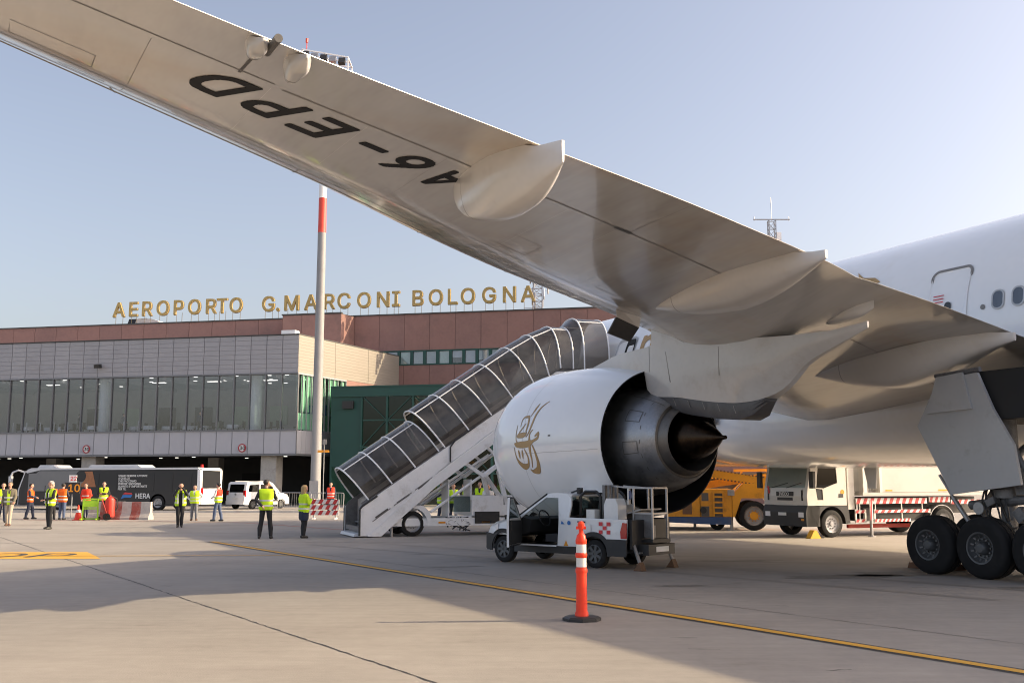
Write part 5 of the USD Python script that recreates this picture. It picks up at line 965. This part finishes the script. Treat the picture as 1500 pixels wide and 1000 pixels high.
# ---------------- small van
def van(loc, rz, label):
    V = thing('small_van', label, 'van', loc, rz)
    pr = Polygon([(-2.05, .3), (-2.1, .75), (-2.0, 1.2), (-1.9, 1.72), (-1.75, 1.82), (.2, 1.84), (.5, 1.72), (1.15, 1.15), (1.9, .95), (2.08, .7), (2.08, .3)]); wh = unary_union([Point(-1.3, .31).buffer(.38), Point(1.35, .31).buffer(.38)]); w1 = Polygon([(-1.75, 1.15), (-1.68, 1.62), (-.8, 1.65), (-.8, 1.15)]); w2 = Polygon([(-.65, 1.12), (-.65, 1.65), (.2, 1.65), (.85, 1.12)])
    for sg in (1, -1):
        part(V, 'body_side', M().prism(pr.difference(wh).difference(w1).difference(w2), .82 * sg, .88 * sg), 'white_paint'); part(V, 'side_window', M().prism(unary_union([w1, w2]), .84 * sg, .85 * sg), 'dark_glass'); part(V, 'side_moulding', M().span((-1.0, .881 * sg, .5), (1.0, .895 * sg, .62)), 'black_plastic'); part(V, 'tail_lamp', M().span((-2.06, .70 * sg, .85), (-1.95, .885 * sg, 1.25)), 'lamp_red'); part(V, 'side_lettering', M().text('3C', .26, ((-.3 if sg > 0 else -.6), .884 * sg, .72), (-sg, 0, 0), (0, 0, 1), .003), 'letter_black')
        for x in (-1.3, 1.35): car_wheel(V, (x, .78 * sg, .31), .31, .19, sg)
    part(V, 'roof', M().prism([(-1.9, 1.72), (-1.75, 1.83), (.2, 1.85), (.5, 1.73), (.2, 1.78), (-1.75, 1.76)], -.83, .83), 'white_paint'); part(V, 'tailgate', M().prism([(-2.1, .32), (-2.1, .75), (-2.02, 1.12), (-1.98, 1.12), (-2.02, .32)], -.84, .84).prism([(-1.93, 1.66), (-1.9, 1.74), (-1.84, 1.74), (-1.86, 1.66)], -.84, .84).prism([(-2.03, 1.1), (-1.92, 1.7), (-1.88, 1.7), (-1.98, 1.1)], .68, .84).prism([(-2.03, 1.1), (-1.92, 1.7), (-1.88, 1.7), (-1.98, 1.1)], -.84, -.68), 'white_paint'); part(V, 'rear_window', M().prism([(-2.01, 1.12), (-1.91, 1.68), (-1.9, 1.68), (-2.0, 1.12)], -.7, .7), 'dark_glass'); part(V, 'number_plate', M().box((-2.1, 0, .72), (.02, .5, .11)), 'plate_white'); part(V, 'rear_bumper', M().span((-2.14, -.86, .32), (-2.02, .86, .55)), 'white_paint'); part(V, 'badge', M().tube((-2.06, 0, 1.0), (-2.1, 0, 1.0), .07, 12), 'steel')
    part(V, 'bonnet', M().prism([(.5, 1.7), (1.15, 1.15), (1.9, .95), (2.08, .7), (2.08, .32), (1.8, .4), (1.0, .7), (.45, 1.6)], -.83, .83), 'white_paint'); part(V, 'roof_rail', M().bar((-1.5, .7, 1.88), (.1, .7, 1.88), .04).bar((-1.5, -.7, 1.88), (.1, -.7, 1.88), .04), 'steel'); part(V, 'interior', M().span((-1.8, -.8, .35), (1.2, .8, .5)).span((-.3, -.75, .5), (-.1, .75, 1.4)), 'dark_interior')
van((-17.55, 71.6, 0), 58, 'white compact van parked at the end of the bus, seen from behind')

# ---------------- apron furniture
DP = thing('delineator_post', 'bright orange flexible post with two white bands in the foreground', 'bollard', (.92, 13.87, 0))
part(DP, 'base', M().lathe([(.0, 0.0), (.0, .255), (.035, .255), (.055, .22), (.06, .08), (.06, .0)], 8, 'z').flip(), 'black_plastic')
part(DP, 'post_body', M().lathe([(.05, .0), (.05, .09), (.1, .088), (.12, .076), (.60, .068), (.62, .078), (.66, .079), (.68, .066), (.98, .065), (1.0, .074), (1.04, .075), (1.06, .066), (1.10, .058), (1.13, .03), (1.18, .028), (1.21, .045), (1.26, .044), (1.285, .02), (1.285, 0)], 32, 'z').flip(), 'safety_orange', smooth=35)
for z0, z1 in ((.69, .81), (.875, .985)): part(DP, 'reflective_band', M().lathe([(z0, .0685), (z1, .0675)], 32, 'z').flip(), 'reflective_white', smooth=40)
part(DP, 'orange_ring', M().lathe([(.81, .07), (.83, .078), (.86, .078), (.875, .07)], 32, 'z').flip(), 'safety_orange', smooth=35); part(DP, 'handle', M().box((0, 0, 1.2), (.13, .05, .04)), 'safety_orange')

def jersey(loc, rz, L, label, bands):
    J = thing('road_barrier', label, 'barrier', loc, rz); pr = [(-.32, 0), (-.32, .1), (-.15, .32), (-.09, .86), (.09, .86), (.15, .32), (.32, .1), (.32, 0)]
    n = len(bands); w = L / n
    for k, b in enumerate(bands): part(J, 'barrier_segment', M().prism(pr, -L / 2 + w * k, -L / 2 + w * (k + 1) - .003, 'x'), b)
jersey((-19.9, 51.0, 0), 2, 1.7, 'red and white concrete barrier with a man in red sitting against it', ['concrete', 'faded_red', 'concrete']); jersey((-18.55, 50.7, 0), -4, 1.9, 'grey concrete barrier with faded red ends right of the red extinguisher', ['faded_red', 'concrete', 'faded_red', 'concrete'])
CN = thing('traffic_cone', 'small orange cone in front of the concrete barrier', 'cone', (-20.9, 50.0, 0)); part(CN, 'cone_body', M().lathe([(.03, .17), (.3, .12), (.70, .03), (.72, 0)], 20, 'z').flip(), 'safety_orange', smooth=40); part(CN, 'cone_base', M().span((-.2, -.2, .0), (.2, .2, .035)), 'safety_orange'); part(CN, 'cone_band', M().lathe([(.36, .112), (.5, .081)], 20, 'z').flip(), 'reflective_white')
TR = thing('hand_trolley', 'bright green tubular hand trolley standing before the barrier', 'trolley', (-20.2, 49.7, 0), 8); g = M()
for x in (-.35, .35): g.bar((x, 0, .06), (x * .95, 0, 1.02), .06).bar((x, -.35, .06), (x, .3, .06), .06)
g.bar((-.34, 0, 1.0), (.34, 0, 1.0), .06).bar((-.35, 0, .55), (.35, 0, .55), .05).bar((-.35, .3, .06), (.35, .3, .06), .06); part(TR, 'frame', g, 'trolley_green'); part(TR, 'tray', M().span((-.33, -.02, .62), (.33, .05, .95)), 'trolley_green')
for x in (-.35, .35): part(TR, 'wheel', M().lathe([(-.03, .02), (-.03, .09), (.03, .09), (.03, .02)], 14, 'x', (x, .3, .09)).flip(), 'tyre')
EX = thing('wheeled_extinguisher', 'large red wheeled fire extinguisher beside the concrete barrier', 'extinguisher', (-19.35, 49.9, 0), 15); part(EX, 'cylinder', M().lathe([(.15, 0), (.15, .2), (.2, .23), (.95, .23), (1.08, .14), (1.12, .05), (1.18, .04), (1.18, 0)], 24, 'z').flip(), 'safety_red', smooth=40)
for y in (-.28, .28): part(EX, 'wheel', M().lathe([(-.04, .03), (-.04, .17), (.04, .17), (.04, .03)], 18, 'y', (-.1, y, .17)).flip(), 'tyre')
part(EX, 'hose', M().path([(.05, 0, 1.15), (.3, .05, 1.0), (.34, .08, .6), (.2, .1, .4), (-.2, .25, .5), (-.3, .2, .9)], .03, 8), 'black_plastic'); part(EX, 'push_handle', M().path([(-.1, -.2, .3), (-.35, -.2, 1.0), (-.35, .2, 1.0), (-.1, .2, .3)], .02, 6), 'safety_red')
SN = thing('stand_number_sign', 'small white board with red 22 over a black display with amber 10', 'sign', (-22.35, 52.6, 0), 4); part(SN, 'post', M().tube((0, 0, 0), (0, 0, 1.8), .03, 8).span((-.3, -.3, 0), (.3, .3, .05)), 'pole_grey'); part(SN, 'board', M().span((-.19, -.02, 1.8), (.19, .02, 2.16)), 'plate_white'); part(SN, 'number', M().text('22', .2, (-.14, -.022, 1.89), (1, 0, 0), (0, 0, 1), .004), 'logo_red'); part(SN, 'display_panel', M().span((-.38, -.06, 1.22), (.38, .06, 1.79)), 'black_plastic'); part(SN, 'display_number', M().text('10', .36, (-.24, -.062, 1.33), (1, 0, 0), (0, 0, 1), .004), 'amber')
SB = thing('striped_barrier', 'pink and white plank barrier with dark red slanted stripes left of the stairs', 'barrier', (-9.25, 51.2, 0), -3)
for r in range(3):
    z = .2 + .27 * r; q = part(SB, 'board', M().span((-.72, -.03, z), (.72, .03, z + .22)), 'stripe_white')
    for k in range(4): part(q, 'red_stripe', M().prism([(-.70 + .36 * k, z), (-.52 + .36 * k, z), (-.40 + .36 * k, z + .22), (-.58 + .36 * k, z + .22)], -.036, -.031), 'stripe_red')
for x in (-.55, .55): part(SB, 'stand', M().bar((x, .03, 0), (x, .03, 1.0), .06).bar((x, -.3, .03), (x, .35, .03), .06), 'stripe_white')
def fence(loc, rz, L, label):
    F = thing('crowd_fence', label, 'fence', loc, rz, 'crowd fences before the undercroft'); part(F, 'frame', M().path([(0, 0, 0), (0, 0, 1.05), (.08, 0, 1.12), (L - .08, 0, 1.12), (L, 0, 1.05), (L, 0, 0)], .025, 8).tube((0, 0, .18), (L, 0, .18), .02, 6), 'steel'); n = int(L / .16)
    for k in range(1, n): part(F, 'bar', M().tube((L * k / n, 0, .18), (L * k / n, 0, 1.12), .009, 5), 'steel')
fence((-15.6, 69.0, 0), -8, 2.3, 'left metal crowd barrier behind the man with the phone'); fence((-13.1, 67.4, 0), -6, 2.2, 'right metal crowd barrier between the blonde woman and the striped planks')
SG2 = thing('tall_stand_sign', 'thin pole with a small orange board by the green hall', 'sign', (-11.5, 63.0, 0)); part(SG2, 'pole', M().tube((0, 0, 0), (0, 0, 4.4), .03, 6), 'pole_grey'); part(SG2, 'board', M().span((-.4, -.02, 3.6), (.3, .02, 3.75)), 'amber'); part(SG2, 'top_board', M().span((-.1, -.02, 4.1), (.15, .02, 4.4)), 'joint_grey')

# ================================================================ people
def sph(c, r, n=12): return m3.Manifold.sphere(r, n).translate([float(x) for x in c])
def hull(*cr, n=12): return m3.Manifold.batch_hull([sph(c, r, n) for c, r in cr])
def uni(L): return m3.Manifold.batch_boolean(L, m3.OpType.Add)
ARMS = {'down': ((-.03, .25, 1.17), (.06, .25, .92)), 'phone': ((.13, .27, 1.22), (.11, .13, 1.56)), 'back': ((-.10, .29, 1.18), (-.17, .10, 1.0)), 'camera': ((.16, .26, 1.30), (.21, .07, 1.60)),
        'hips': ((-.06, .39, 1.2), (.04, .20, 1.04)), 'crossed': ((.07, .27, 1.19), (.21, -.06, 1.20)), 'front': ((.05, .27, 1.17), (.26, .10, 1.10)), 'swing': ((.08, .25, 1.18), (.25, .24, 1.0)), 'pocket': ((-.08, .30, 1.17), (.04, .20, .95)), 'chest': ((.05, .27, 1.17), (.24, .05, 1.30)), 'lap': ((.0, .27, 1.17), (.22, .12, .98))}
def person(label, pos, facing, H=1.78, arms=('down', 'down'), stance=((.0, .1), (.0, -.1)), top='cloth_black', legs='cloth_black', vest='hivis_yellow', vest_open=False, hair='hair_dark', shoes='shoe', long_hair=False, lean=0., skirt=False, cap=False, sleeve=None, group=None, low_vest=None, jacket=False, turn=0.):
    T = thing('person', label, 'person', pos, facing, group); k = H / 1.78
    def S(p): return (p[0] * k + lean * max(0, p[2] - .95) * k, p[1] * k, p[2] * k)
    tor = lambda e: [hull((S((0, .09, .95)), .115 + e), (S((0, -.09, .95)), .115 + e), (S((.01, .075, 1.12)), .108 + e), (S((.01, -.075, 1.12)), .108 + e)), hull((S((.01, .075, 1.12)), .108 + e), (S((.01, -.075, 1.12)), .108 + e), (S((0, .10, 1.34)), .115 + e), (S((0, -.10, 1.34)), .115 + e)), hull((S((0, .10, 1.34)), .115 + e), (S((0, -.10, 1.34)), .115 + e), (S((-.01, .165, 1.43)), .06 + e * .8), (S((-.01, -.165, 1.43)), .06 + e * .8), (S((-.01, 0, 1.48)), .06 + e * .5))]
    def leg(sg, st, e):
        hp, ft = (0, .09 * sg, .93), (st[0], st[1], .08); kn = ((hp[0] + ft[0]) / 2 + .03, (hp[1] + ft[1]) / 2, .50)
        return [hull((S(hp), .092 + e), (S(kn), .06 + e)), hull((S(kn), .06 + e), (S((kn[0] * .5 + ft[0] * .5 - .02, ft[1], .33)), .057 + e), (S(ft), .040 + e * 1.3))]
    def arm(sg, a, e):
        el, wr = ARMS[a]; sh = (-.01, .185 * sg, 1.43); el = (el[0], el[1] * sg, el[2]); wr = (wr[0], wr[1] * sg, wr[2])
        return [hull((S(sh), .056 + e), (S(el), .043 + e)), hull((S(el), .043 + e), (S(wr), .030 + e))], np.array(S(el)), np.array(S(wr))
    hand = []
    for sg, a in ((1, arms[0]), (-1, arms[1])):
        _, el, wr = arm(sg, a, 0); d = (wr - el) / np.linalg.norm(wr - el); u = np.cross(d, [0, 0, 1.]) if abs(d[2]) < .8 else np.cross(d, [0, sg, 0.]) ; u /= np.linalg.norm(u); n = np.cross(d, u)
        hand.append(hull((wr, .024), (wr + d * .075 + u * .028, .015), (wr + d * .075 - u * .028, .015), n=8))
        for i, (o, L) in enumerate([(-.03, .055), (-.01, .065), (.01, .06), (.03, .048)]):
            b = wr + d * .08 + u * o; c = b + d * L * .55 + n * .006; hand += [hull((b, .0095), (c, .009), n=6), hull((c, .009), (c + d * L * .35 + n * .028, .008), n=6)]
        b = wr + d * .02 + u * -.03; hand += [hull((b, .012), (b + d * .035 - u * .028, .010), n=6), hull((b + d * .035 - u * .028, .010), (b + d * .07 - u * .024 + n * .012, .009), n=6)]
    ca, sa = math.cos(turn), math.sin(turn)
    def Hd(x, y, z): p = S((0.015, 0, z)); return (p[0] + (x * ca - y * sa) * k, p[1] + (x * sa + y * ca) * k, p[2])
    head = [hull((S((0, 0, 1.44)), .058), (Hd(-.005, 0, 1.58), .052)), hull((Hd(-.02, 0, 1.70), .086), (Hd(.02, 0, 1.70), .080), (Hd(.045, .02, 1.60), .035), (Hd(.045, -.02, 1.60), .035), n=18), hull((Hd(.092, 0, 1.685), .012), (Hd(.112, 0, 1.645), .014), n=8), hull((Hd(-.005, .085, 1.69), .012), (Hd(-.0, .082, 1.645), .012), n=6), hull((Hd(-.005, -.085, 1.69), .012), (Hd(-.0, -.082, 1.645), .012), n=6)]
    feet = [hull((S((s[0] - .05, s[1], .045)), .04), (S((s[0] + .13, s[1] + .02 * g, .03)), .03), (S((s[0] + .04, s[1], .06)), .035)) for s, g in zip(stance, (1, -1))]
    body = uni(tor(-.01) + leg(1, stance[0], -.008) + leg(-1, stance[1], -.008) + arm(1, arms[0], -.004)[0] + arm(-1, arms[1], -.004)[0] + hand + head + feet)
    B = part(T, 'body', M().mf(body), 'skin', smooth=45)
    part(B, 'face', M().mf(uni([sph(Hd(.083, .032, 1.685), .010, 8), sph(Hd(.083, -.032, 1.685), .010, 8)])), 'eye'); part(B, 'lips', M().mf(hull((Hd(.086, .018, 1.612), .008), (Hd(.086, -.018, 1.612), .008), n=6)), 'lips')
    hm = hull((Hd(-.028, 0, 1.705), .095), (Hd(.012, 0, 1.712), .090), n=18); c = Hd(.03, 0, 1.70)
    hm = hm.trim_by_plane([-ca * .8, -sa * .8, .62], float(np.dot([-ca * .8, -sa * .8, .62], Hd(.012, 0, 1.69))))
    if long_hair: hm = uni([hm, hull((Hd(-.04, .04, 1.70), .075), (Hd(-.04, -.04, 1.70), .075), (Hd(-.06, .05, 1.50), .05), (Hd(-.06, -.05, 1.50), .05))])
    part(B, 'cap' if cap else 'hair', M().mf(hm), 'cloth_olive' if cap else hair, smooth=60)
    part(B, 'shirt', M().mf(uni([t.trim_by_plane([0, 0, 1], .90 * k) for t in tor(.008)] + arm(1, arms[0], .012)[0] + arm(-1, arms[1], .012)[0])), sleeve or top, smooth=45)
    part(B, 'trousers', M().mf(uni([tor(.006)[0].trim_by_plane([0, 0, -1], -1.0 * k)] + leg(1, stance[0], .012) + leg(-1, stance[1], .012))), legs, smooth=45)
    part(B, 'shoes', M().mf(uni([hull((S((s[0] - .055, s[1], .05)), .048), (S((s[0] + .14, s[1] + .02 * g, .036)), .036), (S((s[0] + .03, s[1], .075)), .042)) for s, g in zip(stance, (1, -1))])), shoes, smooth=45)
    if skirt: part(B, 'skirt', M().mf(hull((S((0, .07, .97)), .135), (S((0, -.07, .97)), .135), (S((0, .08, .68)), .125), (S((0, -.08, .68)), .125)).trim_by_plane([0, 0, 1], .60 * k)), 'cloth_navy', smooth=45)
    if jacket: part(B, 'jacket', M().mf(uni([t.trim_by_plane([0, 0, 1], .84 * k) for t in tor(.03)] + arm(1, arms[0], .025)[0] + arm(-1, arms[1], .025)[0]) - m3.Manifold.cube([.4, .12, 1.2]).translate([.0, -.06, .6])), top, smooth=45)
    if vest:
        def cut(e, a, b):
            q = uni(tor(e)).trim_by_plane([0, 0, 1], a * k).trim_by_plane([0, 0, -1], -b * k)
            if vest_open: q = q - m3.Manifold.cube([.5, .13, 2.]).translate([.02, -.065, .3])
            return q
        ve = cut(.028, .86, 1.51) - hull((S((.05, 0, 1.46)), .07), (S((.16, 0, 1.30)), .03), (S((.0, 0, 1.6)), .08))
        if low_vest:
            part(B, 'vest', M().mf(ve.trim_by_plane([0, 0, 1], 1.14 * k)), vest, smooth=40); part(B, 'vest_lower', M().mf(ve.trim_by_plane([0, 0, -1], -1.14 * k)), low_vest, smooth=40)
        else: part(B, 'vest', M().mf(ve), vest, smooth=40)
        for z in (.97, 1.13): part(B, 'reflective_tape', M().mf(cut(.031, z, z + .05)), 'tape', smooth=40)
        if vest_open:
            for g in (1, -1): part(B, 'shoulder_tape', M().bar(S((.155, .105 * g, .95)), S((.15, .105 * g, 1.36)), .045, .02), 'tape')
    return T
W1 = ((.16, .09), (-.16, -.09)); W2 = ((.05, .13), (-.05, -.13)); W3 = ((.0, .17), (.0, -.17))
person('man in brown jacket and beige trousers walking at the left edge', (-21.0, 43.3, 0), -80, 1.80, ('swing', 'down'), W1, 'cloth_olive', 'cloth_beige', 'hivis_yellow', hair='hair_dark', shoes='shoe_brown', cap=True, jacket=True)
person('man in yellow vest and dark trousers just behind the brown-jacketed man', (-22.9, 46.6, 0), -70, 1.76, ('down', 'front'), W2, 'cloth_navy', 'cloth_navy')
person('person in orange vest cut by the left edge of the picture', (-25.3, 50.3, 0), -60, 1.74, ('front', 'front'), W2, 'cloth_navy', 'cloth_navy', 'hivis_orange')
person('white-haired man in yellow vest over black clothes standing before the barrier group', (-17.95, 40.3, 0), -125, 1.84, ('front', 'front'), W2, 'cloth_black', 'cloth_black', vest_open=True, hair='hair_grey', turn=-.4)
person('person in orange vest and dark trousers with ankle bands left of the barrier', (-23.8, 51.2, 0), 10, 1.72, ('front', 'front'), W1, 'cloth_navy', 'cloth_navy', 'hivis_orange')
person('dark-clothed person half hidden behind the white-haired man', (-22.6, 50.9, 0), -60, 1.74, ('front', 'down'), W2, 'cloth_black', 'cloth_black', 'hivis_orange')
person('person in orange vest and blue jeans seen from behind at the barrier', (-21.95, 50.6, 0), 85, 1.74, ('front', 'front'), W2, 'hivis_orange', 'cloth_jeans', 'hivis_orange', sleeve='cloth_navy')
person('person in red jacket and dark trousers leaning on the barrier under the number sign', (-21.2, 51.6, 0), -100, 1.74, ('lap', 'lap'), W2, 'hivis_red', 'cloth_navy', 'hivis_red', lean=.1)
person('man in yellow vest with crossed arms behind the green trolley', (-20.9, 53.0, 0), -75, 1.82, ('crossed', 'crossed'), W2, 'cloth_black', 'cloth_black')
person('man in black with open yellow vest holding a camera to his face', (-13.4, 41.9, 0), -75, 1.76, ('camera', 'camera'), ((0, .07), (.03, -.07)), 'cloth_black', 'cloth_black', vest_open=True)
person('person in yellow vest and grey jeans with hands on hips', (-15.1, 49.3, 0), -85, 1.66, ('hips', 'hips'), W2, 'cloth_white', 'cloth_grey', shoes='shoe_brown')
person('man in red and yellow vest with white sleeves standing by the bus rear', (-13.75, 48.5, 0), 165, 1.76, ('front', 'down'), W1, 'cloth_white', 'cloth_jeans', 'hivis_red', low_vest='hivis_yellow', turn=-.2)
person('man seen from behind in yellow vest with phone at his ear', (-7.95, 33.5, 0), 95, 1.88, ('back', 'phone'), W3, 'cloth_black', 'cloth_black', turn=-.8)
person('blonde woman in yellow jacket and dark skirt left of the stairs', (-6.8, 33.9, 0), 40, 1.69, ('chest', 'chest'), ((.02, .06), (-.03, -.06)), 'hivis_yellow', 'cloth_black', 'hivis_yellow', hair='hair_blond', long_hair=True, skirt=True, sleeve='hivis_yellow')
person('distant person in orange red vest by the green hall', (-10.5, 60.0, 0), -90, 1.78, ('down', 'down'), W2, 'cloth_navy', 'cloth_navy', 'hivis_red')
person('person in yellow vest standing behind the stairs chassis, nearest the wheel', (-3.15, 46.5, 0), -60, 1.78, ('front', 'chest'), W2, 'cloth_navy', 'cloth_navy')
person('person in pale shirt behind the stairs cabin window', (-2.75, 48.6, 0), -80, 1.72, ('front', 'front'), W2, 'cloth_white', 'cloth_navy', 'hivis_yellow', sleeve='cloth_white')
person('person in yellow vest reaching left behind the white stairs engine box', (-1.95, 46.2, 0), 160, 1.74, ('front', 'front'), W2, 'hivis_yellow', 'cloth_navy', lean=.25)
person('tall person in yellow vest behind the white stairs engine box', (-1.45, 46.8, 0), -100, 1.82, ('down', 'front'), W2, 'cloth_navy', 'cloth_navy')
person('person in white shirt without vest behind the stairs deck', (-1.05, 45.5, 0), -95, 1.70, ('front', 'down'), W2, 'cloth_white', 'cloth_navy', None, hair='hair_blond')
for k, (x, y) in enumerate([(-.6, 2.2), (-9.1, 1.5), (-16.4, 2.0), (-20.3, 1.7)]):
    bx, by = .977 * x + .213 * y - 16.8, -.213 * x + .977 * y + 80
    person(['white-shirted figure standing indoors near the terminal corner windows', 'dark figure behind the upper windows above the bus rear', 'dark figure behind the upper windows beside the pale column', 'dark figure behind the upper windows above the bus front'][k], (bx, by, 5.72), -90 + 40 * k, 1.74, ('front', 'down'), W2, ['cloth_white', 'cloth_navy', 'cloth_grey', 'cloth_black'][k], 'cloth_black', None)
